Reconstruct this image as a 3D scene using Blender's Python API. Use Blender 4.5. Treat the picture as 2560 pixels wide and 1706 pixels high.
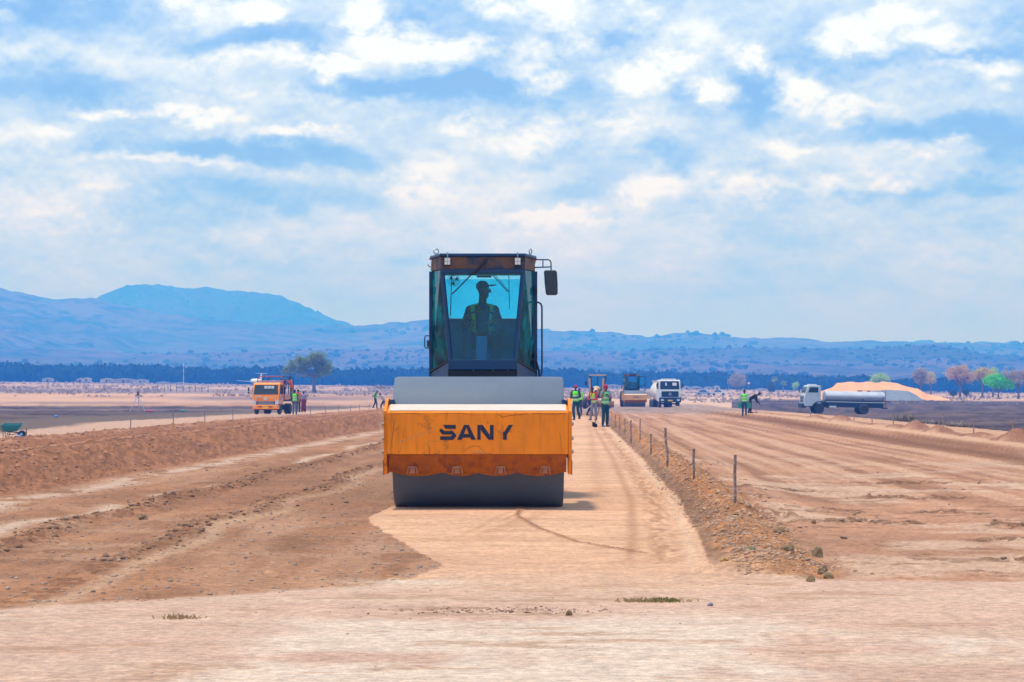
import bpy, bmesh, math, random
import numpy as np
from mathutils import Vector, Matrix, Euler
R = math.radians
random.seed(7)
for o in list(bpy.data.objects):
    bpy.data.objects.remove(o)
S = bpy.context.scene
COL = S.collection

# ------------------------------------------------------------------ camera, world, sun, exposure
F, HX, HY, CAMZ = 6084.0, 1280.0, 982.0, 1.4        # focal length in px of the 2560 px wide frame, horizon row
cam_d = bpy.data.cameras.new("camera")
cam = bpy.data.objects.new("camera", cam_d)
COL.objects.link(cam)
cam.location = (0, 0, CAMZ)
cam.rotation_euler = (R(90), 0, 0)
cam_d.sensor_width = 36
cam_d.lens = 36 * F / 2560
cam_d.shift_y = (HY - 853) / 2560
cam_d.clip_end = 40000
S.camera = cam
S.view_settings.view_transform = 'Standard'
S.view_settings.look = 'None'
S.view_settings.gamma = 1
S.view_settings.use_curve_mapping = False
S.view_settings.exposure = 0.06
S.render.engine = 'CYCLES'
S.cycles.max_bounces = 6
S.cycles.transparent_max_bounces = 24
S.cycles.volume_bounces = 2
S.cycles.sample_clamp_indirect = 4

SUN_AZ, SUN_EL = R(256), R(76)       # azimuth clockwise from +Y (into the picture); 262 = from the left, a little behind
sd = Vector((math.sin(SUN_AZ) * math.cos(SUN_EL), math.cos(SUN_AZ) * math.cos(SUN_EL), math.sin(SUN_EL)))
sun_d = bpy.data.lights.new("sun", 'SUN')
sun_d.energy = 3.0
sun_d.angle = R(6)
sun_d.color = (1, .94, .86)
sun = bpy.data.objects.new("sun", sun_d)
COL.objects.link(sun)
sun.rotation_euler = sd.to_track_quat('Z', 'Y').to_euler()

def lin(r, g, b):
    f = lambda c: (c / 255 / 12.92) if c <= 10 else ((c / 255 + .055) / 1.055) ** 2.4
    return (f(r), f(g), f(b), 1)

class NT:
    def __init__(s, tree):
        s.t = tree; s.n = tree.nodes; s.l = tree.links
    def new(s, typ, **kw):
        nd = s.n.new(typ)
        for k, v in kw.items():
            setattr(nd, k, v)
        return nd
    def put(s, sock, v):
        if hasattr(v, 'is_output') or isinstance(v, bpy.types.NodeSocket):
            s.l.new(v, sock)
        elif v is not None:
            if isinstance(v, (tuple, list)) and len(v) == 3 and sock.type == 'RGBA':
                v = (*v, 1)
            sock.default_value = v
    def m(s, op, a, b=None, c=None, clamp=False):
        nd = s.new('ShaderNodeMath', operation=op, use_clamp=clamp)
        s.put(nd.inputs[0], a); s.put(nd.inputs[1], b); s.put(nd.inputs[2], c)
        return nd.outputs[0]
    def vm(s, op, a, b=None):
        nd = s.new('ShaderNodeVectorMath', operation=op)
        s.put(nd.inputs[0], a); s.put(nd.inputs[1], b)
        return nd.outputs['Value'] if op in ('LENGTH', 'DOT_PRODUCT', 'DISTANCE') else nd.outputs[0]
    def noise(s, vec, scale, detail=4, rough=.55, dist=0.0, dim='3D', lac=2.0):
        nd = s.new('ShaderNodeTexNoise', noise_dimensions=dim)
        s.put(nd.inputs['Vector'], vec)
        nd.inputs['Scale'].default_value = scale; nd.inputs['Detail'].default_value = detail
        nd.inputs['Roughness'].default_value = rough; nd.inputs['Distortion'].default_value = dist
        nd.inputs['Lacunarity'].default_value = lac
        return nd.outputs['Fac'], nd.outputs['Color']
    def rng(s, v, a, b, c=0.0, d=1.0, smooth=True):
        nd = s.new('ShaderNodeMapRange', interpolation_type='SMOOTHSTEP' if smooth else 'LINEAR')
        s.put(nd.inputs[0], v)
        for i, x in enumerate((a, b, c, d)):
            s.put(nd.inputs[i + 1], x)
        return nd.outputs[0]
    def mix(s, f, a, b, mode='MIX'):
        nd = s.new('ShaderNodeMix', data_type='RGBA', blend_type=mode)
        s.put(nd.inputs[0], f); s.put(nd.inputs[6], a); s.put(nd.inputs[7], b)
        return nd.outputs[2]
    def ramp(s, f, stops):
        nd = s.new('ShaderNodeValToRGB')
        e = nd.color_ramp.elements
        while len(e) < len(stops):
            e.new(.5)
        for q, (p, c) in zip(e, stops):
            q.position = p; q.color = c
        s.put(nd.inputs[0], f)
        return nd.outputs[0]
    def xyz(s, v):
        nd = s.new('ShaderNodeSeparateXYZ'); s.put(nd.inputs[0], v); return nd.outputs
    def comb(s, x, y, z):
        nd = s.new('ShaderNodeCombineXYZ')
        s.put(nd.inputs[0], x); s.put(nd.inputs[1], y); s.put(nd.inputs[2], z)
        return nd.outputs[0]

# sky: Nishita sky with procedural clouds laid over it by direction
W = bpy.data.worlds.new("World"); S.world = W; W.use_nodes = True
t = NT(W.node_tree); t.n.clear()
sky = t.new('ShaderNodeTexSky', sky_type='NISHITA', sun_disc=False, sun_elevation=SUN_EL, sun_rotation=SUN_AZ,
            altitude=800, dust_density=1.5)
tc = t.new('ShaderNodeTexCoord').outputs['Generated']
d = t.vm('NORMALIZE', tc)
dx, dy, dz = t.xyz(d)
hor = t.m('MAXIMUM', t.m('SQRT', t.m('ADD', t.m('MULTIPLY', dx, dx), t.m('MULTIPLY', dy, dy))), .02)
el = t.m('DIVIDE', dz, hor)                          # tangent of the elevation
az = t.m('ARCTAN2', dx, dy)
elp = t.m('MAXIMUM', el, 0.0)
s_ = t.m('ADD', elp, .07)
hx = t.m('DIVIDE', dx, hor); hy = t.m('DIVIDE', dy, hor)
base = t.comb(t.m('DIVIDE', hx, s_), t.m('DIVIDE', hy, s_), t.m('MULTIPLY', t.m('LOGARITHM', s_, math.e), 1.5))
# warp for ragged edges
pv = t.comb(t.m('MULTIPLY', az, 10.0), t.m('MULTIPLY', elp, 13.0), t.m('MULTIPLY', t.m('COSINE', az), .5))
w1, wc = t.noise(pv, 1.6, 7, .62)
w2, wc2 = t.noise(pv, 7.0, 5, .6)
wv = t.vm('SUBTRACT', wc, (.5, .5, .5)); wv2 = t.vm('SUBTRACT', wc2, (.5, .5, .5))
uv = t.comb(az, el, 0.0)
uvw = t.vm('ADD', t.vm('ADD', uv, t.vm('MULTIPLY', wv, (.045, .030, 0))), t.vm('MULTIPLY', wv2, (.012, .012, 0)))
def blobs(lst):
    tot = None
    for (cx, cy, rx, ry, amp) in lst:
        c = ((cx - HX) / F, (HY - cy) / F, 0)
        v = t.vm('MULTIPLY', t.vm('SUBTRACT', uvw, c), (F / rx, F / ry, 0))
        k = t.rng(t.vm('LENGTH', v), .15, 1.35, amp, 0.0)
        tot = k if tot is None else t.m('MAXIMUM', tot, k)
    return tot
WH = [(655, 25, 90, 42, 1), (470, 22, 90, 40, .5), (30, 80, 50, 22, .35), (900, 35, 60, 62, .95), (960, 115, 130, 50, 1), (1110, 130, 150, 48, .95),
      (830, 168, 150, 32, .9), (640, 150, 150, 34, .5), (1280, 12, 150, 36, 1), (1370, 40, 120, 50, .85), (510, 295, 130, 36, .95),
      (285, 298, 110, 24, .75), (740, 330, 150, 20, .75), (110, 345, 120, 42, .5), (420, 415, 220, 17, .55), (1180, 305, 100, 28, .6),
      (1320, 180, 110, 90, .8), (1440, 120, 80, 60, .6), (1600, 190, 120, 78, 1.05), (1700, 160, 90, 50, .85), (1770, 245, 62, 38, .95),
      (1875, 155, 62, 45, 1), (1600, 50, 90, 45, .6), (1750, 100, 110, 45, .45), (1985, 235, 90, 52, 1), (2110, 262, 110, 40, .9), (2150, 105, 130, 60, .95), (2270, 55, 90, 45, .95),
      (2320, 110, 110, 40, .7), (2450, 175, 130, 28, .6), (1080, 445, 140, 70, .6), (1320, 335, 160, 42, .62), (1430, 545, 200, 26, .55),
      (1640, 470, 90, 50, .55), (1850, 480, 120, 50, .6), (2120, 470, 180, 30, .5), (2330, 385, 120, 30, .45), (2480, 220, 60, 22, .55),
      (700, 250, 400, 20, .2), (1560, 330, 140, 60, .5), (1960, 370, 90, 30, .5), (200, 520, 200, 70, .28), (600, 620, 300, 40, .18), (1560, 0, 40, 30, .3)]
BL = [(170, 60, 330, 70, .75), (620, 105, 330, 48, .85), (180, 215, 330, 60, .8), (1070, 228, 330, 34, .9), (1010, 60, 60, 40, .5), (640, 385, 420, 34, .8),
      (700, 490, 330, 46, .55), (1870, 250, 60, 80, .8), (1400, 105, 60, 26, .5), (2340, 335, 360, 40, .75), (2540, 360, 160, 60, .7), (2400, 145, 260, 26, .5), (2200, 160, 200, 20, .4), (2560, 90, 120, 220, .4), (1560, 105, 62, 100, .35), (1990, 110, 50, 70, .35), (1460, 485, 150, 46, .55), (1680, 410, 70, 40, .5), (1330, 250, 100, 26, .4),
      (1700, 250, 40, 30, .5), (1880, 445, 60, 30, .45), (2200, 500, 150, 20, .35), (2450, 480, 160, 26, .45)]
wh = blobs(WH); bl = blobs(BL)
up = (0, .085, 0)
n1, _ = t.noise(pv, 1.5, 8, .58); n1b, _ = t.noise(t.vm('ADD', pv, up), 1.5, 8, .58)
n3, _ = t.noise(t.vm('ADD', pv, (3.1, 9.7, .0)), 6.5, 7, .64); n3b, _ = t.noise(t.vm('ADD', pv, (3.1, 9.735, .0)), 6.5, 7, .64)
n2, _ = t.noise(t.vm('MULTIPLY', pv, (.5, 1.3, 1)), 1.2, 4, .5)
stre, _ = t.noise(t.comb(t.m('MULTIPLY', az, 7), t.m('MULTIPLY', el, 60), 0.0), 1.0, 6, .58)
con = t.rng(elp, .015, .060, .30, 1.15)
emb = t.m('ADD', t.m('MULTIPLY', t.m('SUBTRACT', n1, n1b), 2.4), t.m('MULTIPLY', t.m('SUBTRACT', n3, n3b), 1.3))
f = t.m('ADD', .47, t.m('MULTIPLY', t.m('SUBTRACT', n2, .5), .75))
f = t.m('ADD', f, t.m('MULTIPLY', t.m('MULTIPLY', t.m('SUBTRACT', stre, .5), .75), t.rng(elp, .04, .12, 1, .3)))
f = t.m('ADD', f, t.m('MULTIPLY', t.m('SUBTRACT', n1, .5), .75))
f = t.m('ADD', f, t.m('MULTIPLY', t.m('SUBTRACT', n3, .5), .35))
f = t.m('ADD', f, t.m('MULTIPLY', emb, t.m('ADD', .30, t.m('MULTIPLY', wh, .95))))
f = t.m('ADD', f, t.m('MULTIPLY', wh, .62))
f = t.m('SUBTRACT', f, t.m('MULTIPLY', bl, .50))
f = t.m('ADD', t.m('MULTIPLY', t.m('SUBTRACT', f, .48), con), .48)
low = t.rng(elp, .0, .09, 1.0, 0.0)
cl = t.ramp(f, [(.0, lin(136, 173, 230)), (.22, lin(160, 190, 235)), (.40, lin(190, 209, 240)), (.60, lin(218, 229, 245)), (.82, lin(244, 246, 252)), (1, (1.06, 1.06, 1.06, 1))])
cl = t.mix(t.m('MULTIPLY', low, .55), cl, lin(158, 198, 243))
cl10 = t.vm('MULTIPLY', cl, (9.2, 10.9, 12.5))
amt = t.rng(f, -.25, .2, .70, .98)
fin = t.mix(amt, sky.outputs[0], cl10)
# below the horizon the ground's own dusty haze
fin = t.mix(t.rng(dz, -.05, -.002, 1.0, 0.0), fin, (4.5, 3.8, 3.4, 1))
bg = t.new('ShaderNodeBackground'); t.put(bg.inputs[0], fin); bg.inputs[1].default_value = .1
wo = t.new('ShaderNodeOutputWorld'); t.l.new(bg.outputs[0], wo.inputs[0])
W.cycles.sampling_method = 'MANUAL'; W.cycles.sample_map_resolution = 512

# ------------------------------------------------------------------ numeric noise
def _h(ix, iy, seed):
    n = (ix.astype(np.int64) * 374761393 + iy.astype(np.int64) * 668265263 + seed * 974634777) & 0x7fffffff
    n = ((n ^ (n >> 13)) * 1274126177) & 0x7fffffff
    return ((n ^ (n >> 16)) & 0xffff) / 65535.0
def vn(x, y, seed=0):
    x = np.asarray(x, float); y = np.asarray(y, float)
    ix = np.floor(x); iy = np.floor(y); fx = x - ix; fy = y - iy
    fx = fx * fx * (3 - 2 * fx); fy = fy * fy * (3 - 2 * fy)
    a = _h(ix, iy, seed); b = _h(ix + 1, iy, seed); c = _h(ix, iy + 1, seed); e = _h(ix + 1, iy + 1, seed)
    return (a * (1 - fx) + b * fx) * (1 - fy) + (c * (1 - fx) + e * fx) * fy
def fbm(x, y, seed=0, o=4, g=.5):
    s = 0; a = 1; t_ = 0
    for i in range(o):
        s = s + a * vn(x * 2 ** i + 17.3 * i, y * 2 ** i - 9.1 * i, seed + i * 31); t_ += a; a *= g
    return s / t_
def ss(x, a, b):
    k = np.clip((x - a) / (b - a), 0, 1)
    return k * k * (3 - 2 * k)
def bump(x, c, w):
    return np.exp(-((x - c) / w) ** 2)

# ------------------------------------------------------------------ the lie of the land
SL = .03                                            # the works run off to the right by 3 cm a metre
def rise(Y, u):
    k = np.clip((Y - 300) / 900, 0, 1.3)
    return k * np.clip(4 - 13.5 * u, -.5, 9)
PILE = [(2.0, 19.1, .36, .7, .10), (1.98, 20.8, .42, 1.5, .13), (2.2, 23.6, .36, 1.8, .13), (1.62, 18.75, .30, .28, .04)]
def lane_edge(Y):
    return np.interp(Y, [17.5, 18.5, 19.7, 21.5, 23.9, 31.7, 53, 94, 130], [.93, .97, .97, 1.03, 1.09, 1.22, 1.2, 1.0, .9])
MOUNDS = [(1980, .20), (2003, .2), (2036, .24), (2065, .30), (2100, .26), (2142, .34), (2189, .34), (2237, .28), (2293, .30), (2359, .30), (2441, .18), (2537, .42)]
MPOS = []
for px, h in MOUNDS:
    u = (px - HX) / F
    Y = 12.6 / (u - SL)
    MPOS.append((u * Y, Y, h))
def lane_left(Y):
    return np.interp(Y, [17.8, 18.6, 19.7, 21.6, 23.9, 26, 27.2, 28.5, 30, 120], [-.9, -.72, -.55, -.87, -1.2, -1.5, -1.6, -1.55, -1.45, 1.0])
def fore_edge(X):
    return np.interp(X, [-60, -3.3, -2.03, -1.18, -.76, -.4, .5, 1.55, 2.2, 3.4, 60], [15.0, 15.7, 16.8, 17.5, 18.1, 18.8, 18.8, 18.5, 18.1, 18.0, 18.6])
def H(X, Y, fine=True):
    X = np.asarray(X, float); Y = np.asarray(Y, float)
    q = X - SL * Y
    u = X / np.maximum(Y, 9)
    z = np.zeros_like(q) + rise(Y, u)
    z += -.18 * ss(Y, 130, 260) * (1 - ss(Y, 420, 800))
    far = 1 - ss(Y, 250, 420)
    wob = (vn(Y * .35, q * 0 + 3, 5) - .5) * .35
    # left bank: face, flat top with a rut, drop behind
    e = q + wob * .6
    top = .43 + .05 * (vn(Y * .25, 0 * q, 9) - .5)
    bank = ss(-e, 7.9, 9.3) * (1 - ss(-e, 11.6, 15.5)) * top
    bank = bank + .02 * bump(e, -12.0, .5) - .05 * bump(e, -10.7, .28) + .03 * bump(e, -10.3, .2)
    z += bank * far
    z += (-.5 + .32 * ss(Y, 90, 135)) * ss(-q, 13.5, 20.5) * far * ss(Y, 30, 60)
    # left dark field
    # windrows on the gravel to the left
    z += far * ss(Y, 18, 24) * (.07 * bump(q + wob, -5.35, .22) + .05 * bump(q + wob * 1.3, -3.95, .18) + .03 * bump(q, -6.3, .3))
    # right berm
    k = ss(Y, 23, 27) * (1 - ss(Y, 150, 210))
    lump = .75 + .5 * fbm(X * 1.3, Y * .5, 21, 3)
    z += k * .20 * lump * np.clip(1 - np.abs(q - 1.66 - .25 * wob) / .40, 0, 1) ** .8
    for (cx, cy, rx, ry, h) in PILE:
        z += h * np.exp(-(((X - cx) / rx) ** 2 + ((Y - cy) / ry) ** 2))
    # right field slightly low, lip up to the haul road, mounds, drop to the dark field
    z += -.12 * ss(q, 2.2, 3.5) * (1 - ss(q, 9.5, 10.4)) * ss(Y, 22, 35) * far
    z += .10 * bump(q, 10.5, .25) * far * ss(Y, 35, 50)
    z += -.62 * ss(q, 15.0, 19.5) * ss(Y, 40, 90) * (1 - ss(Y, 500, 900))
    for (mx, my, h) in MPOS:
        m = (np.abs(X - mx) < 4) & (np.abs(Y - my) < 5)
        r = np.sqrt(((X - mx) / .62) ** 2 + ((Y - my) / 1.0) ** 2)
        z = z + np.where(m, 1.3 * h * np.clip(1 - r, 0, 1) ** .85 * (.85 + .3 * vn(X * 3, Y * 3, 4)), 0)
    z += far * ss(Y, 60, 80) * .08 * bump(q, 12.6, .7) * vn(Y * .2, q, 8)
    if fine:
        near = 1 - ss(Y, 120, 300)
        comp = ss(lane_left(Y) - X, -.03, .03)           # 1 left of the rolled lane
        comp = np.maximum(comp, ss(q - lane_edge(Y), -.02, .04)) * ss(Y, fore_edge(X) - .15, fore_edge(X) + .25)
        z += near * (.030 * (fbm(X * .35, Y * .25, 41, 3) - .5))
        z += near * comp * (.020 * (fbm(X * 3, Y * 2.2, 43, 4, .6) - .5) + .016 * np.clip(fbm(X * 9, Y * 5, 47, 3, .6) - .52, 0, 1) * 4)
        rb = np.clip(k * (np.abs(q - 1.72) < .75), 0, 1)
        for (cx, cy, rx, ry, h) in PILE:
            rb = np.maximum(rb, np.exp(-(((X - cx) / rx / 1.25) ** 2 + ((Y - cy) / ry / 1.25) ** 2)))
        z += rb * (.11 * (fbm(X * 6, Y * 3, 51, 4, .62) - .45) + .05 * np.clip(vn(X * 12, Y * 6, 57) - .62, 0, 1))
        lb = ss(-e, 7.7, 8.2) * (1 - ss(-e, 12.8, 20)) * far
        z += lb * (.10 * (fbm(X * 4, Y * 1.8, 61, 4, .62) - .48) + .06 * np.clip(vn(X * 8, Y * 3.2, 67) - .6, 0, 1) * 2)
        # ruts in the right field and rubble
        rf = ss(q, 2.3, 3.4) * (1 - ss(q, 9.3, 10)) * near * ss(Y, 23, 30)
        z += rf * .035 * (fbm(q * 2.6 + .5 * vn(Y * .06, q * .2, 3), Y * .035, 71, 4, .6) - .5)
        z += rubble(X, Y) * (.09 * np.clip(fbm(X * 5, Y * 2.6, 81, 4, .65) - .42, 0, 1))
        # soil line left by the drum edge
        lx = np.interp(Y, [19, 21.1, 22.6, 24.8, 27.3, 29, 30, 60], [2.0, 1.2, .62, .28, .06, .09, .1, .4])
        z += .018 * bump(X, lx, .035) * ss(Y, 20.8, 21.5) * (1 - ss(Y, 40, 60)) * (.5 + vn(X * 20, Y * 8, 91))
        z += .012 * bump(q, .75 + .1 * (vn(Y * .3, 0 * q, 6) - .5), .06) * ss(Y, 20, 22) * vn(X * 8, Y * 14, 93)
        dfl = ss(q, 15, 18) + ss(-q, 19, 22)
        z += np.clip(dfl, 0, 1) * (1 - ss(Y, 700, 1200)) * .22 * np.clip(fbm(X * .8, Y * .25, 95, 4, .6) - .45, 0, 1)
    return z
RUB = [(4.0, 26.8, .95, 1.1), (5.35, 25.9, .5, 1.3), (4.15, 30.2, .55, .6), (4.9, 23.2, .8, .5), (3.35, 36, .8, .7), (5.9, 35, 1.3, .8), (5.4, 29.8, .7, .7),
       (2.9, 28.2, .5, 1.6), (7.0, 31, .9, .8), (3.2, 32.5, .5, .8), (6.6, 41, 1.5, .7), (4.4, 37.5, .7, .4), (4.6, 20.3, 1.0, .35)]
def rubble(X, Y):
    r = 0
    for (cx, cy, rx, ry) in RUB:
        r = np.maximum(r, np.exp(-(((X - cx) / rx) ** 2 + ((Y - cy) / ry) ** 2)))
    return ss(r + .9 * (fbm(X * 2.2, Y * 1.6, 33, 4, .6) - .5), .45, .85) * ss(Y, 17, 19)
def hz(X, Y):
    return float(H(np.array([X]), np.array([Y]))[0])

def albedo(X, Y):
    """colour of the soil, one shaded slope painted in, region by region (linear)"""
    q = X - SL * Y; u = X / np.maximum(Y, 9)
    def c(r, g, b):
        return np.array([r, g, b])[None, :]
    def mix(a, b, k):
        return a * (1 - k[:, None]) + b * k[:, None]
    st_ = lambda n: np.clip((n - .5) * 1.9 + .5, 0, 1)
    n1 = st_(fbm(X * .5, Y * .35, 101, 5, .55)); n2 = st_(fbm(X * 2.5, Y * 1.3, 103, 4, .6)); n3 = st_(fbm(X * 11, Y * 5, 105, 3, .6))
    wob = (vn(Y * .35, q * 0 + 3, 5) - .5) * .35
    far = 1 - ss(Y, 250, 420)
    col = np.repeat(c(.50, .305, .21), len(X), 0)                                   # red gravelly fill
    # left gravel area
    g = c(.455, .275, .185) * (.86 + .28 * n2)[:, None] * (.90 + .2 * n1)[:, None]
    g = mix(g, c(.58, .39, .29), ss(fbm(q * 1.6, Y * .12, 107, 4, .6), .50, .72) * .6)
    g = mix(g, c(.55, .38, .29), (ss(fbm(X * .7, Y * 1.1, 109, 4, .6), .55, .66) * (1 - ss(Y, 24, 34))) * .6)
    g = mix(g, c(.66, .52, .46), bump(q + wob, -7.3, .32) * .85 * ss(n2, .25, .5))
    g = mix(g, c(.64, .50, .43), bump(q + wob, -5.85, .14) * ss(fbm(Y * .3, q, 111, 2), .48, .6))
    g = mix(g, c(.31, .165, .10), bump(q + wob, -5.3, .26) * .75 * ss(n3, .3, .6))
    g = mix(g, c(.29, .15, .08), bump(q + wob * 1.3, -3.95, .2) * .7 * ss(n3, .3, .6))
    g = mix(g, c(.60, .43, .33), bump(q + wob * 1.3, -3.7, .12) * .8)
    g = mix(g, c(.41, .275, .205), ss(q, -4.2, -2.6) * ss(Y, 25, 33) * .7)
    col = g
    # rolled lane
    ln = c(.735, .51, .39) * (.93 + .16 * n1)[:, None]
    ln = mix(ln, c(.60, .395, .285), ss(fbm(X * .9, Y * 3.2, 113, 4), .48, .66) * .45)
    eL = lane_edge(Y) - q
    ln = mix(ln, c(.50, .31, .21), bump(eL, .34, .13) * .75 * ss(vn(q * 22, Y * 2.5, 6), .2, .7) * ss(Y, 19, 21))
    ln = mix(ln, c(.72, .54, .43), bump(eL, .10, .07) * .8)
    ln = mix(ln, c(.52, .33, .23), bump(eL, .62, .06) * .6 * ss(Y, 19, 21))
    ln = mix(ln, c(.56, .36, .26), bump(q, .2, .12) * .4 * ss(Y, 30, 34))
    ln = mix(ln, c(.50, .30, .20), ss(vn((X - .12 * Y) * 14, Y * .25, 8), .35, .8) * .5 * np.exp(-(((X + .12 - .14 * (Y - 26)) / .28) ** 2 + ((Y - 26.5) / 2.6) ** 2)))
    lx = np.interp(Y, [19, 21.1, 22.6, 24.8, 27.3, 29, 30, 60], [2.0, 1.2, .62, .28, .06, .09, .1, .4])
    ln = mix(ln, c(.36, .21, .13), bump(X, lx, .035) * ss(Y, 20.8, 21.5) * (1 - ss(Y, 40, 60)) * .8)
    inl = ss(X - lane_left(Y) + .05 * (n3 - .5), -.012, .012) * (1 - ss(q - lane_edge(Y) + .05 * (n2 - .5), -.01, .02)) * (1 - ss(Y, 125, 170))
    col = mix(col, ln, inl)
    # gravel skirt and the right berm
    col = mix(col, c(.40, .26, .185) * (.8 + .4 * n3)[:, None], ss(q - lane_edge(Y), 0, .04) * (1 - ss(q, 1.5, 1.6)) * ss(Y, 18.5, 19.5))
    br = c(.49, .285, .17) * (.72 + .6 * n3)[:, None]
    kb = ss(q + .1 * (n2 - .5), 1.34, 1.44) * (1 - ss(q + .3 * (n2 - .5), 1.98, 2.2)) * ss(Y, 22, 26) * (1 - ss(Y, 150, 210))
    for (cx, cy, rx, ry, h) in PILE:
        kb = np.maximum(kb, ss(np.exp(-(((X - cx) / rx / 1.2) ** 2 + ((Y - cy) / ry / 1.2) ** 2)) + .5 * (n2 - .5), .25, .5))
    # right field
    rf = c(.56, .355, .26) * (.86 + .26 * n1)[:, None]
    st = fbm(q * 3.2 + .6 * vn(Y * .06, q * .2, 3), Y * .03, 121, 4, .65)
    rf = mix(rf, c(.37, .22, .15), ss(st, .50, .68) * .75 * ss(Y, 26, 44))
    rf = mix(rf, c(.68, .50, .40), ss(1 - st, .50, .66) * .6 * ss(Y, 24, 40))
    rf = mix(rf, c(.68, .52, .44), ss(fbm(X * .6, Y * .4, 123, 4), .54, .66) * .7 * (1 - ss(Y, 40, 70)))
    rf = mix(rf, c(.27, .155, .10), rubble(X, Y) * .8 * ss(n3, .25, .5))
    rf = mix(rf, c(.36, .23, .16), ss(fbm(X * 1.4, Y * 2.2, 125, 5, .65), .60, .68) * .7 * (1 - ss(Y, 30, 60)))
    col = mix(col, rf, ss(q + .2 * (n2 - .5), 1.9, 2.2))
    col = mix(col, br, np.clip(kb, 0, 1) * ss(q - lane_edge(Y) + .1 * (n2 - .5), .04, .16))
    col = mix(col, c(.30, .165, .10), bump(q, 9.75, .42) * ss(Y, 35, 50) * .9 * far)  # darker brown band: shade of the lip's slope put into the soil colour
    col = mix(col, c(.70, .50, .38), ss(q, 10.3, 10.7) * (1 - ss(q, 11.9, 12.4)) * .8)
    col = mix(col, c(.66, .46, .35), ss(q, 12.5, 13.1) * .7)
    for (mx, my, h) in MPOS:
        r = np.sqrt((X - mx) ** 2 + ((Y - my) / 1.7) ** 2)
        col = mix(col, c(.40, .215, .15), 1 - ss(r + .25 * (n2 - .5), .55, .75))
    col = mix(col, c(.42, .25, .18), bump(q, 12.55, .35) * ss(vn(Y * .25, q, 8), .3, .6) * ss(Y, 55, 70))
    # bank on the left
    e = q + wob * .6
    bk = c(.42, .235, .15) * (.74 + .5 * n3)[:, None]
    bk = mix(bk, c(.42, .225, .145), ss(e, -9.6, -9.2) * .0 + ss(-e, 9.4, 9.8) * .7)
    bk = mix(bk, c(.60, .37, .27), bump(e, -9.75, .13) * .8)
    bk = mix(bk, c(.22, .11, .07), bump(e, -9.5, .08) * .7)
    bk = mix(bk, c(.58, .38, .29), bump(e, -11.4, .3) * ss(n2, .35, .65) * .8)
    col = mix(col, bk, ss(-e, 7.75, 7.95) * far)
    col = mix(col, c(.55, .36, .27), ss(-q + 1.5 * (n2 - .5), 17.5, 19) * .5 * far)
    col = mix(col, c(.62, .45, .38), ss(-q + 1.0 * (n2 - .5), 20.4, 21.2))
    # crossing in the foreground
    fo = c(.66, .49, .425) * (.94 + .12 * n1)[:, None]
    fo = mix(fo, c(.76, .66, .60), ss(fbm(X * .85 + 4, Y * .55, 131, 4, .55), .5, .68) * .75 * (1 - ss(Y, 14.2, 16.5)))
    fo = mix(fo, c(.68, .54, .46), ss(fbm(X * .5, Y * 2.2, 137, 4), .5, .66) * .55)
    fo = mix(fo, c(.52, .35, .26), ss(fbm(X * 1.2, Y * 2.6, 133, 5, .65), .6, .72) * .55)
    dl = ss(fbm(X * 3.0, Y * 4.5, 139, 4, .7), .55, .68)
    fo = mix(fo, c(.36, .22, .13), dl * .8 * np.maximum(np.exp(-(((X + .1) / .62) ** 2 + ((Y - 15.6) / .35) ** 2)), np.exp(-(((X + 2.1) / .25) ** 2 + ((Y - 15.25) / .13) ** 2))))
    edge = fore_edge(X) + .35 * (fbm(X * 1.6, Y * .3, 141, 4) - .5)
    col = mix(col, fo, 1 - ss(Y - edge, -.12, .15))
    fl = c(.70, .50, .39) * (.95 + .1 * n2)[:, None]                                 # pale flare where lane meets crossing
    flk = ss(X, -1.0, -.3) * (1 - ss(X, 1.5, 2.3)) * bump(Y, 18.4, 1.3) * .8
    col = mix(col, fl, flk)
    col = mix(col, c(.72, .60, .53), np.exp(-(((X + .75) / .45) ** 2 + ((Y - 18.0) / .28) ** 2)) * .9)
    # apron far down the middle
    col = mix(col, c(.42, .34, .33) * (.85 + .3 * n2)[:, None], ss(Y, 165, 215) * (1 - ss(np.abs(q - 4), 9, 13)) * .85)
    # dark burnt fields either side
    dk = c(.165, .125, .135) * (.45 + 1.1 * st_(fbm(X * .7, Y * .22, 145, 5, .65)))[:, None]
    dk = mix(dk, c(.30, .23, .20), ss(fbm(X * .12, Y * .06, 147, 4, .6), .52, .66) * .6)
    dr = ss(q + 1.2 * (fbm(X * .3, Y * .12, 149, 4) - .5), 15.6, 17.0)
    dr2 = 1 - ss(Y + (X - 45) * 0, 480, 620)
    col = mix(col, dk, dr * dr2 * ss(Y, 30, 60))
    dl_ = ss(-q + 1.8 * (fbm(X * .3, Y * .1, 151, 4) - .5), 25.0, 26.2)
    dkl = mix(dk, c(.26, .21, .19), 1 - ss(-q, 29, 38))
    col = mix(col, dkl, dl_ * (1 - ss(Y + 14 * (n1 - .5), 290, 318)))
    col = mix(col, c(.62, .50, .44), dl_ * bump(Y, 245, 9) * .35)
    row = HY - (HY - 0) * 0 + F * (CAMZ - H(X, Y, False)) / np.maximum(Y, 1)
    # far plain: sand, purple-grey strips, dry grass
    sand = c(.66, .47, .37); gr = c(.34, .27, .28); dry = c(.56, .42, .36)
    L = 1 - ss(u, -.02, .06)
    fp = np.repeat(dry, len(X), 0) * (.8 + .4 * fbm(X * .05, Y * .015, 153, 5, .6))[:, None]
    fp = mix(fp, gr, ss(fbm(X * .02, Y * .012, 155, 4, .6), .5, .6) * .7)
    fp = mix(fp, sand, (1 - ss(Y, 470, 520)) * L)
    fp = mix(fp, c(.50, .32, .25), (1 - ss(Y, 470, 520)) * L * ss(fbm(X * .03, Y * .03, 157, 5, .65), .48, .62) * .8)
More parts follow.
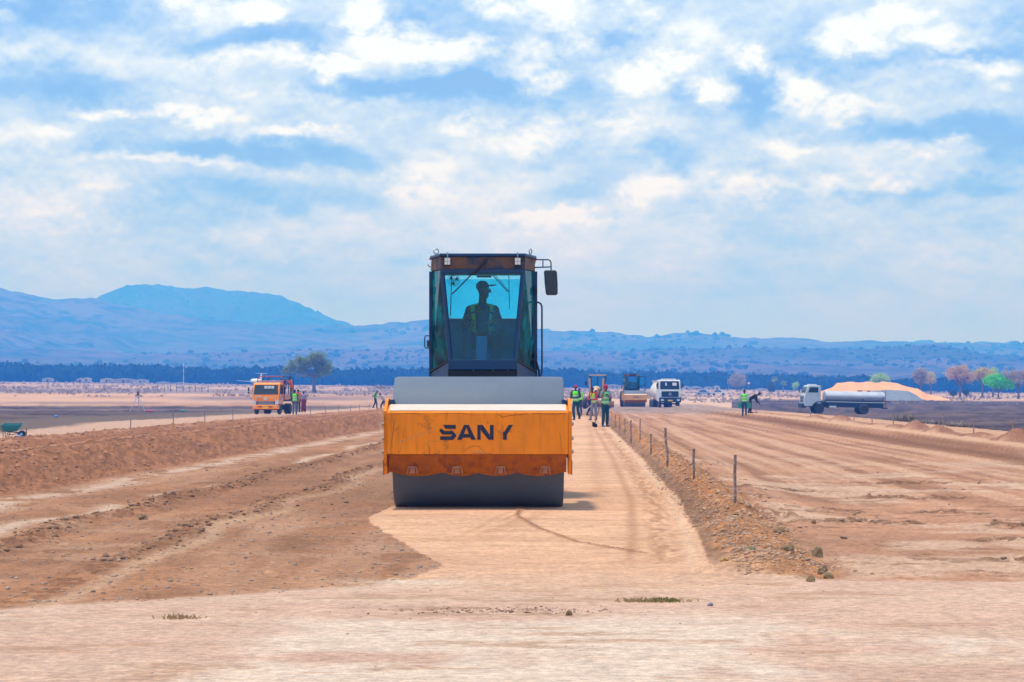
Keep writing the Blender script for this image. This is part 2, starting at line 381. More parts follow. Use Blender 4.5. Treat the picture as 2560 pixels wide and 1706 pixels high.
    fp = mix(fp, gr, (1 - ss(Y, 470, 520)) * L * ss(fbm(X * .02 + 5, Y * .05, 159, 5, .65), .56, .64) * .7)
    fp = mix(fp, gr * 1.15, ss(Y, 500, 530) * (1 - ss(Y, 620, 700)) * L)
    fp = mix(fp, c(.72, .55, .46), (1 - ss(Y, 560, 640)) * (1 - L) * .8)
    fp = mix(fp, gr, bump(Y, 400, 30) * L * ss(-u, .0, .09) * (1 - ss(-u, .12, .15)))
    fk = np.where(u < .05, ss(Y + 20 * (n1 - .5), 292, 315), ss(Y + 60 * (n1 - .5), 480, 600))
    mid = (u > -.06) & (u < .09)
    fk = np.where(mid, ss(Y, 300, 340), fk)
    col = mix(col, fp, fk)
    return np.clip(col, .02, .9) ** 1.42 * np.array([[1.0, .945, .83]])

# ------------------------------------------------------------------ materials
MATS = {}
def mat(name, col, rough=.6, metal=0.0, var=.12, vscale=8.0, bump_=0.0, bscale=40.0, spec=.4, dust=0.0, col2=None, c2lo=.5, c2hi=.65, c2s=3.0, coat=0.0, streak=0.0):
    if name in MATS:
        return MATS[name]
    m = bpy.data.materials.new(name); m.use_nodes = True
    t = NT(m.node_tree); b = t.n['Principled BSDF']
    tc = t.new('ShaderNodeTexCoord').outputs['Object']
    n, nc = t.noise(tc, vscale, 5, .6)
    c = (*col[:3], 1)
    k = t.rng(n, .25, .75, 1 - var, 1 + var, False)
    cc = t.vm('MULTIPLY', c[:3], t.comb(k, k, k))
    if col2:
        n2, _ = t.noise(tc, c2s, 6, .65)
        cc = t.mix(t.rng(n2, c2lo, c2hi), cc, (*col2[:3], 1))
    if streak:
        sn, _ = t.noise(t.vm('MULTIPLY', tc, (9, 9, .9)), 1.6, 6, .7)
        kk = t.rng(sn, .48, .72, 1.0, 1 - streak)
        cc = t.vm('MULTIPLY', cc, t.comb(kk, kk, kk))
    if dust:
        g = t.new('ShaderNodeNewGeometry')
        nz = t.xyz(g.outputs['Normal'])[2]
        dn, _ = t.noise(tc, 3.5, 6, .65)
        dk = t.m('MULTIPLY', t.m('ADD', t.rng(nz, .3, .95, 0.12, 1.0), t.rng(dn, .5, .8, 0, .35)), dust, clamp=True)
        cc = t.mix(dk, cc, (.60, .45, .36, 1))
    t.put(b.inputs['Base Color'], cc)
    b.inputs['Metallic'].default_value = metal
    rn = t.rng(n, .2, .8, max(0.02, rough - .1), min(1, rough + .1), False)
    t.put(b.inputs['Roughness'], rn)
    b.inputs['Specular IOR Level'].default_value = spec
    b.inputs['Coat Weight'].default_value = coat
    if bump_:
        bn, _ = t.noise(tc, bscale, 6, .6)
        bp = t.new('ShaderNodeBump'); bp.inputs['Strength'].default_value = bump_; bp.inputs['Distance'].default_value = .02
        t.put(bp.inputs['Height'], bn); t.l.new(bp.outputs[0], b.inputs['Normal'])
    MATS[name] = m
    return m
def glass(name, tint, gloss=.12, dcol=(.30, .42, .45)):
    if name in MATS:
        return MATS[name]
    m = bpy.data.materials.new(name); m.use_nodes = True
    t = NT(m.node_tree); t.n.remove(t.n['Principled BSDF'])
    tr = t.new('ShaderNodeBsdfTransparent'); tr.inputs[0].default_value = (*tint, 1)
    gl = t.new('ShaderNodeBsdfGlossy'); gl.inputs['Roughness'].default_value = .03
    df = t.new('ShaderNodeBsdfDiffuse'); df.inputs[0].default_value = (*dcol, 1)  # diffuse veil; blue-teal on the roller cab, painting haze reflected in its panes
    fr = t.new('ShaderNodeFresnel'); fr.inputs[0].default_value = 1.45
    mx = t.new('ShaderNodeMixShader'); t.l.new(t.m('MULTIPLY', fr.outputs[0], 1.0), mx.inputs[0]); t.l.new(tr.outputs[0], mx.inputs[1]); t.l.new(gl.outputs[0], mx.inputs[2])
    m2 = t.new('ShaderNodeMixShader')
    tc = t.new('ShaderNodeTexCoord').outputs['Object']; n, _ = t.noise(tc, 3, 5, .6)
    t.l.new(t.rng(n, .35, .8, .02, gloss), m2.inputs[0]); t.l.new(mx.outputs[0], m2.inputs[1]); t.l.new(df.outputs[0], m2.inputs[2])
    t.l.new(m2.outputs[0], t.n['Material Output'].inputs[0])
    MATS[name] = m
    return m

# ------------------------------------------------------------------ mesh helpers
class MB:
    def __init__(s):
        s.v = []; s.f = []; s.mi = []; s.cur = 0
    def add(s, vs, fs):
        k = len(s.v); s.v += [tuple(p) for p in vs]
        s.f += [[i + k for i in f] for f in fs]; s.mi += [s.cur] * len(fs)
        return s
    def box(s, x0, y0, z0, x1, y1, z1):
        return s.hexa([(x0, y0, z0), (x1, y0, z0), (x1, y1, z0), (x0, y1, z0), (x0, y0, z1), (x1, y0, z1), (x1, y1, z1), (x0, y1, z1)])
    def hexa(s, p):
        return s.add(p, [(0, 3, 2, 1), (4, 5, 6, 7), (0, 1, 5, 4), (1, 2, 6, 5), (2, 3, 7, 6), (3, 0, 4, 7)])
    def cbox(s, c, size, rot=(0, 0, 0)):
        M = Euler([R(a) for a in rot]).to_matrix(); a, b, e = [k / 2 for k in size]
        return s.hexa([Vector(c) + M @ Vector(p) for p in [(-a, -b, -e), (a, -b, -e), (a, b, -e), (-a, b, -e), (-a, -b, e), (a, -b, e), (a, b, e), (-a, b, e)]])
    def slab(s, p, off):
        """quad given counter-clockwise, thickened by the vector off"""
        q = [Vector(a) for a in p]; o = Vector(off)
        n = len(q)
        vs = q + [a + o for a in q]
        fs = [list(range(n))[::-1], [i + n for i in range(n)]] + [(i, (i + 1) % n, (i + 1) % n + n, i + n) for i in range(n)]
        return s.add(vs, fs)
    def prism(s, poly, ax, a, b):
        P = {'x': lambda p, h: (h, p[0], p[1]), 'y': lambda p, h: (p[0], h, p[1]), 'z': lambda p, h: (p[0], p[1], h)}[ax]
        n = len(poly)
        vs = [P(p, a) for p in poly] + [P(p, b) for p in poly]
        return s.add(vs, [list(range(n))[::-1], [i + n for i in range(n)]] + [(i, (i + 1) % n, (i + 1) % n + n, i + n) for i in range(n)])
    def tube(s, pts, r, n=8, cap=True, sq=1.0):
        pts = [Vector(p) for p in pts]
        rs = r if isinstance(r, (list, tuple)) else [r] * len(pts)
        k = len(s.v); ref = None
        for i, p in enumerate(pts):
            d = (pts[min(i + 1, len(pts) - 1)] - pts[max(i - 1, 0)]).normalized()
            if ref is None:
                ref = Vector((0, 0, 1)) if abs(d.z) < .9 else Vector((1, 0, 0))
            a = (ref - d * ref.dot(d)).normalized(); b = d.cross(a); ref = a
            for j in range(n):
                th = 2 * math.pi * j / n
                s.v.append(tuple(p + a * math.cos(th) * rs[i] + b * math.sin(th) * rs[i] * sq))
        m = len(pts)
        for i in range(m - 1):
            for j in range(n):
                s.f.append([k + i * n + j, k + i * n + (j + 1) % n, k + (i + 1) * n + (j + 1) % n, k + (i + 1) * n + j]); s.mi.append(s.cur)
        if cap:
            s.f.append([k + j for j in range(n)][::-1]); s.f.append([k + (m - 1) * n + j for j in range(n)]); s.mi += [s.cur] * 2
        return s
    def lathe(s, prof, c=(0, 0, 0), ax='z', n=24, sx=1.0, sy=1.0):
        k = len(s.v); m = len(prof)
        for (r, h) in prof:
            for j in range(n):
                th = 2 * math.pi * j / n; a, b = r * math.cos(th) * sx, r * math.sin(th) * sy
                p = {'z': (a, b, h), 'x': (h, a, b), 'y': (b, h, a)}[ax]
                s.v.append((p[0] + c[0], p[1] + c[1], p[2] + c[2]))
        for i in range(m - 1):
            for j in range(n):
                s.f.append([k + i * n + j, k + i * n + (j + 1) % n, k + (i + 1) * n + (j + 1) % n, k + (i + 1) * n + j]); s.mi.append(s.cur)
        s.f.append([k + j for j in range(n)][::-1]); s.f.append([k + (m - 1) * n + j for j in range(n)]); s.mi += [s.cur] * 2
        return s
    def ball(s, c, r, nu=10, nv=7):
        r = r if isinstance(r, (tuple, list)) else (r, r, r)
        pr = [(math.sin(math.pi * i / nv), -math.cos(math.pi * i / nv)) for i in range(nv + 1)]
        pr[0] = (.02, -1); pr[-1] = (.02, 1)
        k = len(s.v)
        s.lathe(pr, (0, 0, 0), 'z', nu)
        for i in range(k, len(s.v)):
            v = s.v[i]; s.v[i] = (v[0] * r[0] + c[0], v[1] * r[1] + c[1], v[2] * r[2] + c[2])
        return s
    def mirror(s):
        k = len(s.v); nf = len(s.f)
        s.v += [(-x, y, z) for x, y, z in s.v]
        for f, m in zip(s.f[:nf], s.mi[:nf]):
            s.f.append([i + k for i in f][::-1]); s.mi.append(m)
        return s
    def xf(s, M):
        s.v = [tuple(M @ Vector(p)) for p in s.v]; return s
    def build(s, name, m, parent=None, smooth=35, bevel=0, fix=True, seg=2):
        me = bpy.data.meshes.new(name); me.from_pydata(s.v, [], s.f)
        for x in (m if isinstance(m, (list, tuple)) else [m]):
            me.materials.append(x)
        if any(s.mi):
            me.polygons.foreach_set('material_index', s.mi)
        if fix:
            bm = bmesh.new(); bm.from_mesh(me); bmesh.ops.recalc_face_normals(bm, faces=bm.faces)
            bm.to_mesh(me); bm.free()
        if smooth:
            me.shade_smooth(); me.set_sharp_from_angle(angle=R(smooth))
        o = bpy.data.objects.new(name, me); COL.objects.link(o)
        if parent: o.parent = parent
        if bevel:
            b = o.modifiers.new('Bevel', 'BEVEL'); b.width = bevel; b.segments = seg; b.limit_method = 'ANGLE'; b.angle_limit = R(40)
            b.harden_normals = False
        return o
def tag(o, label=None, cat=None, group=None, kind=None):
    for k, v in (('label', label), ('category', cat), ('group', group), ('kind', kind)):
        if v: o[k] = v
    return o
def thing(name, label, cat, loc=(0, 0, 0), yaw=0, group=None):
    o = bpy.data.objects.new(name, None); COL.objects.link(o)
    o.empty_display_size = .2
    o.location = loc; o.rotation_euler = (0, 0, R(yaw))
    return tag(o, label, cat, group)
def mesh_np(name, V, Fa, m, parent=None, smooth=False, col=None):
    me = bpy.data.meshes.new(name)
    k = Fa.shape[1]
    me.vertices.add(len(V)); me.vertices.foreach_set('co', V.astype(np.float32).ravel())
    me.loops.add(Fa.size); me.loops.foreach_set('vertex_index', Fa.astype(np.int32).ravel())
    me.polygons.add(len(Fa)); me.polygons.foreach_set('loop_start', np.arange(0, Fa.size, k, dtype=np.int32))
    me.update(calc_edges=True)
    if smooth:
        me.polygons.foreach_set('use_smooth', np.ones(len(Fa), dtype=bool))
    if col is not None:
        a = me.color_attributes.new('Col', 'FLOAT_COLOR', 'POINT')
        a.data.foreach_set('color', np.c_[col, np.ones(len(col))].astype(np.float32).ravel())
    me.materials.append(m)
    o = bpy.data.objects.new(name, me); COL.objects.link(o)
    if parent: o.parent = parent
    return o
def copy_tree(o, parent=None):
    c = o.copy(); COL.objects.link(c)
    if parent: c.parent = parent
    for ch in o.children:
        copy_tree(ch, c)
    return c
def PX(px, Y):
    return (px - HX) / F * Y

# ------------------------------------------------------------------ ground
def ground_material(name, bstr=.5):
    m = bpy.data.materials.new(name); m.use_nodes = True
    t = NT(m.node_tree); b = t.n['Principled BSDF']
    a = t.new('ShaderNodeAttribute', attribute_name='Col').outputs['Color']
    p = t.new('ShaderNodeNewGeometry').outputs['Position']
    n1, _ = t.noise(p, 14, 6, .68); n2, _ = t.noise(p, 60, 4, .6)
    n0, _ = t.noise(p, 3.5, 6, .7)
    k = t.m('MULTIPLY', t.m('MULTIPLY', t.rng(n1, .25, .75, .68, 1.32, False), t.rng(n2, .3, .7, .82, 1.18, False)), t.rng(n0, .3, .7, .84, 1.16, False))
    c = t.vm('MULTIPLY', a, t.comb(k, k, k))
    # pebbles lighter and darker than the soil
    vo = t.new('ShaderNodeTexVoronoi'); vo.inputs['Scale'].default_value = 24
    t.put(vo.inputs['Vector'], p)
    pk = t.m('MULTIPLY', t.rng(vo.outputs['Distance'], .10, .2, 1, 0), t.rng(t.noise(p, 1.2, 3)[0], .45, .6, 0, .6))
    c = t.mix(pk, c, t.mix(t.xyz(vo.outputs['Color'])[0], (.20, .12, .08, 1), (.62, .52, .46, 1)))
    t.put(b.inputs['Base Color'], c)
    b.inputs['Roughness'].default_value = .95; b.inputs['Specular IOR Level'].default_value = .15
    bp = t.new('ShaderNodeBump'); bp.inputs['Strength'].default_value = bstr; bp.inputs['Distance'].default_value = .03
    t.put(bp.inputs['Height'], t.m('ADD', t.m('MULTIPLY', n1, .8), t.m('MULTIPLY', n2, .25)))
    t.l.new(bp.outputs[0], b.inputs['Normal'])
    return m
GM = ground_material('soil', .85)
def build_ground():
    u = np.concatenate([-np.geomspace(3, .272, 50)[:-1], np.linspace(-.27, .27, 1120), np.geomspace(.272, 3, 50)[1:]])
    rows = np.arange(1928, 1003, -1.75)
    Y = F * CAMZ / (rows - HY)
    Y = np.concatenate([np.array([-2500, -900, -300, -120, -50, -20, -8, 0, 4, 6.5, 8]), Y, np.linspace(Y[-1], 1500, 130)[1:], np.geomspace(1500, 9500, 24)[1:]])
    U, YY = np.meshgrid(u, Y)
    X = U * np.maximum(YY, 9) + np.sign(U) * np.maximum(np.abs(U) - .27, 0) ** 2 * 420
    x = X.ravel(); y = YY.ravel()
    z = H(x, y)
    c = albedo(x, y)
    V = np.c_[x, y, z]
    r, cc = U.shape
    i = np.arange(r * cc).reshape(r, cc)
    Fa = np.stack([i[:-1, :-1], i[:-1, 1:], i[1:, 1:], i[1:, :-1]], -1).reshape(-1, 4)
    o = mesh_np('ground', V, Fa, GM, None, True, c)
    tag(o, kind='structure')
build_ground()

# ------------------------------------------------------------------ hills
def hill_material(name, c1, c2, c3):
    m = bpy.data.materials.new(name); m.use_nodes = True
    t = NT(m.node_tree); b = t.n['Principled BSDF']
    p = t.new('ShaderNodeNewGeometry').outputs['Position']
    n1, _ = t.noise(p, .0022, 6, .62); n2, _ = t.noise(p, .012, 5, .7); n3, _ = t.noise(p, .05, 3, .6)
    c = t.mix(t.rng(n1, .42, .62), c1, c2)
    c = t.mix(t.rng(t.m('ADD', t.m('MULTIPLY', n2, .6), t.m('MULTIPLY', n3, .5)), .50, .66), c, c3)
    t.put(b.inputs['Base Color'], c); b.inputs['Roughness'].default_value = 1; b.inputs['Specular IOR Level'].default_value = 0
    return m
HM = hill_material('dry_bush_hillside', (.115, .09, .10, 1), (.060, .066, .052, 1), (.022, .035, .024, 1))
HM2 = hill_material('wooded_hillside', (.03, .035, .028, 1), (.055, .05, .045, 1), (.012, .018, .014, 1))
DS = 2560 / 2353
def hill(name, prof, Y0, Y1, Yb, base_row, m, seed, rough=14, label=None):
    """a ridge: foot at Y0, crest at Y1 where it meets the skyline PROF [(px, row)], back down to Yb"""
    px = np.concatenate([np.linspace(-7000, -1450, 60), np.linspace(-1400, 4000, 860), np.linspace(4050, 9600, 60)]); u = (px - HX) / F
    xs, ys = zip(*[(a * DS, b * DS) for a, b in prof])
    row = np.interp(px, xs, ys)
    row = row + 5 * (fbm(px / 60, px * 0, seed, 4, .55) - .5)
    zc = CAMZ + (HY - row) / F * Y1
    t_ = np.concatenate([np.linspace(0, 1, 70), np.linspace(1, 2, 14)[1:]])
    zc = 6 + (zc - 6) * ss(px, -7000, -1800) * (1 - ss(px, 4200, 9600))
    T, U = np.meshgrid(t_, u, indexing='ij')
    Y = np.where(T <= 1, Y0 + (Y1 - Y0) * T, Y1 + (Yb - Y1) * (T - 1))
    X = U * Y
    base = 6.0
    k = np.where(T <= 1, .35 * T + .65 * T ** 2.2, 1 - ss(T, 1, 2))
    Z = base + (zc[None, :] - base) * k
    e = np.where(T <= 1, np.sin(np.clip(T, 0, 1) * math.pi) ** .7, 0)
    sc = (Y1 - Y0) / 9
    spur = fbm(X / sc * .8, Y / sc * .45, seed + 5, 4, .55) - .5
    Z += e * spur * (zc[None, :] - base) * .55
    Z += rough * .5 * (fbm(X / 40, Y / 60, seed + 9, 3, .7) - .5) * np.clip(T * 6, 0, 1)
    Z += rough * .30 * np.clip(vn(X / 14, Y / 40, seed + 11) - .55, 0, 1) * np.clip(T * 6, 0, 1)
    Z = np.where(T == 0, -2, Z)
    V = np.c_[X.ravel(), Y.ravel(), Z.ravel()]
    r, cc = X.shape
    i = np.arange(r * cc).reshape(r, cc)
    Fa = np.stack([i[:-1, :-1], i[:-1, 1:], i[1:, 1:], i[1:, :-1]], -1).reshape(-1, 4)
    return tag(mesh_np(name, V, Fa, m, None, True), kind='structure')
hill('hill_ridge', [(-2500, 775), (-1400, 745), (-300, 720), (150, 735), (225, 687), (250, 673), (270, 664), (290, 658), (340, 655), (380, 654), (400, 659), (440, 663), (530, 668), (600, 672), (640, 680), (690, 700), (740, 722), (800, 745), (860, 765), (1000, 790), (1200, 752), (1262, 756), (1300, 775), (1400, 786), (3700, 786)], 4300, 5600, 6600, 0, HM2, 3, 26)
hill('hill_ridge', [(-1400, 700), (-200, 650), (0, 661), (60, 675), (120, 686), (200, 687), (240, 692), (300, 706), (380, 722), (500, 738), (700, 748), (830, 747), (900, 745), (985, 738), (1040, 733), (1150, 745), (1262, 762), (1300, 762), (1350, 760), (1400, 765), (1480, 778), (1530, 772), (1580, 764), (1650, 770), (1720, 778), (1860, 780), (1900, 787), (2353, 790), (3700, 770)], 2400, 4200, 4900, 0, HM, 13, 16)
hill('hill_ridge', [(-1400, 800), (0, 800), (300, 812), (700, 805), (1000, 800), (1360, 808), (1700, 800), (2000, 802), (2100, 794), (2150, 793), (2200, 800), (2250, 812), (2353, 818), (3700, 800)], 1500, 2700, 3300, 0, HM, 23, 8)

# ------------------------------------------------------------------ foliage
def leaf_mat(name, c1, c2, tr=.25):
    m = bpy.data.materials.new(name); m.use_nodes = True
    t = NT(m.node_tree); b = t.n['Principled BSDF']
    oi = t.new('ShaderNodeNewGeometry')
    n, _ = t.noise(oi.outputs['Position'], 1.3, 3, .6)
    c = t.mix(t.rng(n, .35, .65), c1, c2)
    c = t.mix(t.m('MULTIPLY', oi.outputs['Random Per Island'], .5), c, t.vm('MULTIPLY', c, (1.5, 1.45, 1.3)))
    t.put(b.inputs['Base Color'], c); b.inputs['Roughness'].default_value = .8; b.inputs['Specular IOR Level'].default_value = .2
    d = t.new('ShaderNodeBsdfTranslucent'); t.put(d.inputs[0], c)
    mx = t.new('ShaderNodeMixShader'); mx.inputs[0].default_value = tr
    t.l.new(b.outputs[0], mx.inputs[1]); t.l.new(d.outputs[0], mx.inputs[2]); t.l.new(mx.outputs[0], t.n['Material Output'].inputs[0])
    return m
BARK = mat('bark', (.17, .14, .12), .9, var=.3, bump_=.6, bscale=14)
L_OLIVE = leaf_mat('olive_leaves', (.12, .18, .03, 1), (.30, .32, .06, 1))
L_DRY = leaf_mat('dry_pink_brown_leaves', (.46, .32, .23, 1), (.58, .42, .30, 1))
L_TAN = leaf_mat('yellowing_leaves', (.50, .38, .15, 1), (.58, .50, .16, 1))
L_LIME = leaf_mat('bright_green_leaves', (.08, .52, .015, 1), (.22, .70, .02, 1), .4)
L_LIME2 = leaf_mat('pale_green_leaves', (.34, .55, .10, 1), (.48, .58, .14, 1), .4)
L_DARK = leaf_mat('dark_evergreen_leaves', (.035, .06, .03, 1), (.06, .09, .035, 1), .1)
L_GREY = leaf_mat('grey_brown_twigs', (.34, .28, .22, 1), (.44, .36, .28, 1))
def leaves_np(blobs_, n, size, seed, name, m, parent, shell=.55):
    """many leaf-sized faces clustered through lobes [(c, r)]"""
    rg = np.random.default_rng(seed)
    w = np.array([r[0] * r[1] + r[0] * r[2] for _, r in blobs_]); w = w / w.sum()
    idx = rg.choice(len(blobs_), n, p=w)
    C = np.array([b[0] for b in blobs_])[idx]; RR = np.array([b[1] for b in blobs_])[idx]
    dr = rg.normal(size=(n, 3)); dr /= np.linalg.norm(dr, axis=1)[:, None]
    rad = (shell + (1 - shell) * rg.random(n) ** .7)
    P = C + dr * RR * rad[:, None]
    # clumping: pull towards cluster points
    k = max(8, n // 26)
    cl = P[rg.integers(0, n, k)]
    j = rg.integers(0, k, n)
    P = cl[j] + (P - cl[j]) * 0 + rg.normal(size=(n, 3)) * size * 2.1
    a = rg.normal(size=(n, 3)); a /= np.linalg.norm(a, axis=1)[:, None]
    b = np.cross(a, rg.normal(size=(n, 3))); b /= np.linalg.norm(b, axis=1)[:, None]
    s = size * (.6 + .8 * rg.random(n))[:, None]
    V = np.stack([P - a * s, P + b * s * .6, P + a * s, P - b * s * .6], 1).reshape(-1, 3)
    return mesh_np(name, V, np.arange(4 * n).reshape(n, 4), m, parent)
def tree(px, Y, w, h, label, lm, seed, trunk_h=.35, lobes=9, n=3500, leaf=.22, name='tree', group=None, shape='round', lean=0.0, cat='tree', trunk_r=None, dz=0.0, z=None):
    rg = random.Random(seed)
    x = PX(px, Y); zz = hz(x, Y) + dz if z is None else z
    t_ = thing(name, label, cat, (x, Y, zz - .05), 0, group)
    tr = trunk_r or h * .035
    th = h * trunk_h
    mb = MB()
    top = Vector((lean * h, 0, th))
    mb.tube([(0, 0, -.3), (tr * .1, 0, .1), (lean * h * .4, 0, th * .5), top], [tr * 1.5, tr * 1.15, tr * .9, tr * .8], 8)
    bl_ = []
    for i in range(lobes):
        a = 2 * math.pi * (i + rg.random() * .6) / lobes
        rr = w * .5 * (.35 + .45 * rg.random()) if i else 0
        hh = th + (h - th) * (.45 + .33 * rg.random()) - (rr / w) * (h - th) * .25
        if i == 0: hh = th + (h - th) * .72
        c = Vector((top.x + rr * math.cos(a), rr * .8 * math.sin(a), hh))
        rx = w * (.17 + .09 * rg.random()); rz = (h - th) * (.20 + .08 * rg.random())
        if shape == 'flat': rz *= .7
        bl_.append((tuple(c), (rx, rx, rz)))
        midp = top.lerp(c, .5) + Vector((0, 0, -.06 * h))
        mb.tube([top - Vector((0, 0, tr)), midp, c], [tr * .6, tr * .4, tr * .15], 5)
        for _ in range(3):
            e = c + Vector((rg.uniform(-1, 1) * rx, rg.uniform(-1, 1) * rx, rg.uniform(-.3, 1) * rz))
            mb.tube([midp.lerp(c, .6), e], [tr * .22, tr * .06], 4)
    mb.build('trunk', BARK, t_, 60)
    leaves_np(bl_, n, leaf, seed, 'crown', lm, t_)
    return t_
# the lone tree on the left: hand-placed lobes after the photograph (metres at 558 m)
def lone_tree():
    Y = 560; x = PX(785, Y); z = CAMZ + (HY - 978.5) / F * Y
    t_ = thing('tree', 'lone spreading olive-green tree with bare trunk standing behind the orange truck', 'tree', (x, Y, z - .1))
    k = Y / F
    def P(px, py, dy=0): return ((px - 785) * k, dy, (978.5 - py) * k)
    mb = MB()
    mb.tube([(0, 0, -.4), P(785, 970), P(785, 950), P(783, 935)], [.62, .42, .36, .34], 9)
    lob = [((798, 893), (24, 13)), ((775, 905), (14, 14)), ((750, 902), (16, 12)), ((735, 912), (14, 11)), ((720, 925), (14, 9)), ((755, 922), (20, 8)), ((815, 915), (18, 16)), ((800, 925), (18, 12)), ((822, 925), (10, 10)), ((790, 905), (22, 14)), ((765, 888 + 14), (14, 8)), ((808, 935), (10, 5)), ((712, 930), (8, 5))]
    bl_ = []
    for i, ((a, b), (rx, rz)) in enumerate(lob):
        dy = ((i * 37) % 11 - 5) * .45
        c = Vector(P(a, b, dy)); bl_.append((tuple(c), (rx * k * .92, rx * k * .9, rz * k * .9)))
        s = Vector(P(784, 940)); mb.tube([s, s.lerp(c, .5) - Vector((0, 0, .5)), c], [.2, .12, .04], 5)
    mb.build('trunk', BARK, t_, 60)
    leaves_np(bl_, 9000, .17, 5, 'crown', L_OLIVE, t_, .35)
lone_tree()
def zat(py, Y): return CAMZ + (HY - py) / F * Y
tree(2400, 620, 8.6, 8.4, 'wide pinkish-brown leafless-looking tree with thick dark trunk', L_DRY, 11, .36, 11, 6500, .16, group='trees at the edge of the site', z=zat(993, 620))
tree(2456, 640, 6.4, 7.9, 'thin tan tree between the pinkish-brown tree and the bright green tree', L_TAN, 12, .42, 9, 3800, .16, group='trees at the edge of the site', z=zat(993, 640))
tree(2496, 600, 6.6, 5.3, 'vivid bright green bushy tree among the brown ones', L_LIME, 13, .22, 10, 6000, .2, group='trees at the edge of the site', z=zat(991, 600))
tree(2482, 680, 5.4, 7.6, 'pale lime-topped tree rising just behind the vivid green one', L_LIME2, 14, .45, 7, 2600, .18, group='trees at the edge of the site', z=zat(990, 680))
tree(2546, 600, 8.0, 7.6, 'bare grey-brown tree right of the vivid green tree, rightmost of the row', L_GREY, 15, .38, 10, 3600, .15, group='trees at the edge of the site', z=zat(996, 600))
tree(2302, 720, 5.0, 7.8, 'upright greyish tree behind the right slope of the sand heap', L_GREY, 16, .3, 8, 3600, .18, group='trees at the edge of the site', z=zat(985, 720))
tree(2327, 760, 4.0, 6.6, 'slim yellow-brown tree beside the upright greyish tree', L_TAN, 17, .3, 7, 1800, .18, group='trees at the edge of the site', z=zat(984, 760))
tree(2196, 800, 7.0, 6.8, 'pale green tree showing above the crest of the sand heap', L_LIME2, 18, .2, 8, 3600, .22, group='trees at the edge of the site', z=zat(985, 800))
tree(1845, 900, 7.2, 5.6, 'rounded dusty grey-brown tree standing before the dark wood', L_GREY, 19, .12, 8, 5200, .22, group='trees at the edge of the site', z=zat(972, 900))
tree(1989, 900, 1.8, 3.0, 'small yellow-green shrub left of the tanker cab', L_LIME2, 20, .1, 4, 700, .2, name='shrub', cat='shrub', z=zat(977, 900))
tree(1932, 850, 2.4, 3.4, 'low dark green bush at the foot of the palm', L_DARK, 24, .05, 5, 900, .22, name='bush', cat='bush', z=zat(983, 850), group='bushes on the dry grass')
for i, (px, w, h, lb) in enumerate([(2384, 2.2, 1.6, 'dark green bush left of the thick pinkish-brown tree trunk'), (2417, 2.6, 1.9, 'dark green bush right of the thick pinkish-brown tree trunk')]):
    tree(px, 610, w, h, lb, L_DARK, 40 + i, .05, 5, 900, .12, name='bush', cat='bush', z=zat(993, 610), group='bushes on the dry grass')
def palm(px, Y, h, label, seed, base):
    rg = random.Random(seed)
    t_ = thing('palm_tree', label, 'palm tree', (PX(px, Y), Y, zat(base, Y)), 0, 'palms before the dark wood')
    MB().tube([(0, 0, -.3), (.1, 0, h * .4), (.15, 0, h * .8)], [.32, .25, .22], 8).build('trunk', BARK, t_, 60)
    rgn = np.random.default_rng(seed); V = []; Fa = []
    for i in range(26):
        a = rg.random() * 6.28; e = rg.uniform(-.5, 1.2); L_ = rg.uniform(1.4, 2.0)
        c = Vector((.15, 0, h * .8)); dr = Vector((math.cos(a) * math.cos(e), math.sin(a) * math.cos(e), math.sin(e)))
        tip = c + dr * L_ + Vector((0, 0, -.5)); sd_ = dr.cross(Vector((0, 0, 1))).normalized()
        md = c + dr * L_ * .6
        for j in range(9):
            f_ = -1 + j / 4
            t2 = tip + sd_ * f_ * .7 - dr * abs(f_) * .4
            k = len(V); V += [tuple(md), tuple(md.lerp(t2, .5) + sd_ * .07), tuple(t2), tuple(md.lerp(t2, .5) - sd_ * .07)]; Fa.append((k, k + 1, k + 2, k + 3))
        k = len(V); V += [tuple(c - sd_ * .03), tuple(c + sd_ * .03), tuple(md + sd_ * .03), tuple(md - sd_ * .03)]; Fa.append((k, k + 1, k + 2, k + 3))
    mesh_np('fronds', np.array(V), np.array(Fa), L_OLIVE, t_)
palm(1936, 870, 6.6, 'tall palm with a ragged crown rising out of the dark wood', 3, 985)
palm(1958, 880, 4.6, 'shorter palm leaning beside the tall palm', 4, 983)

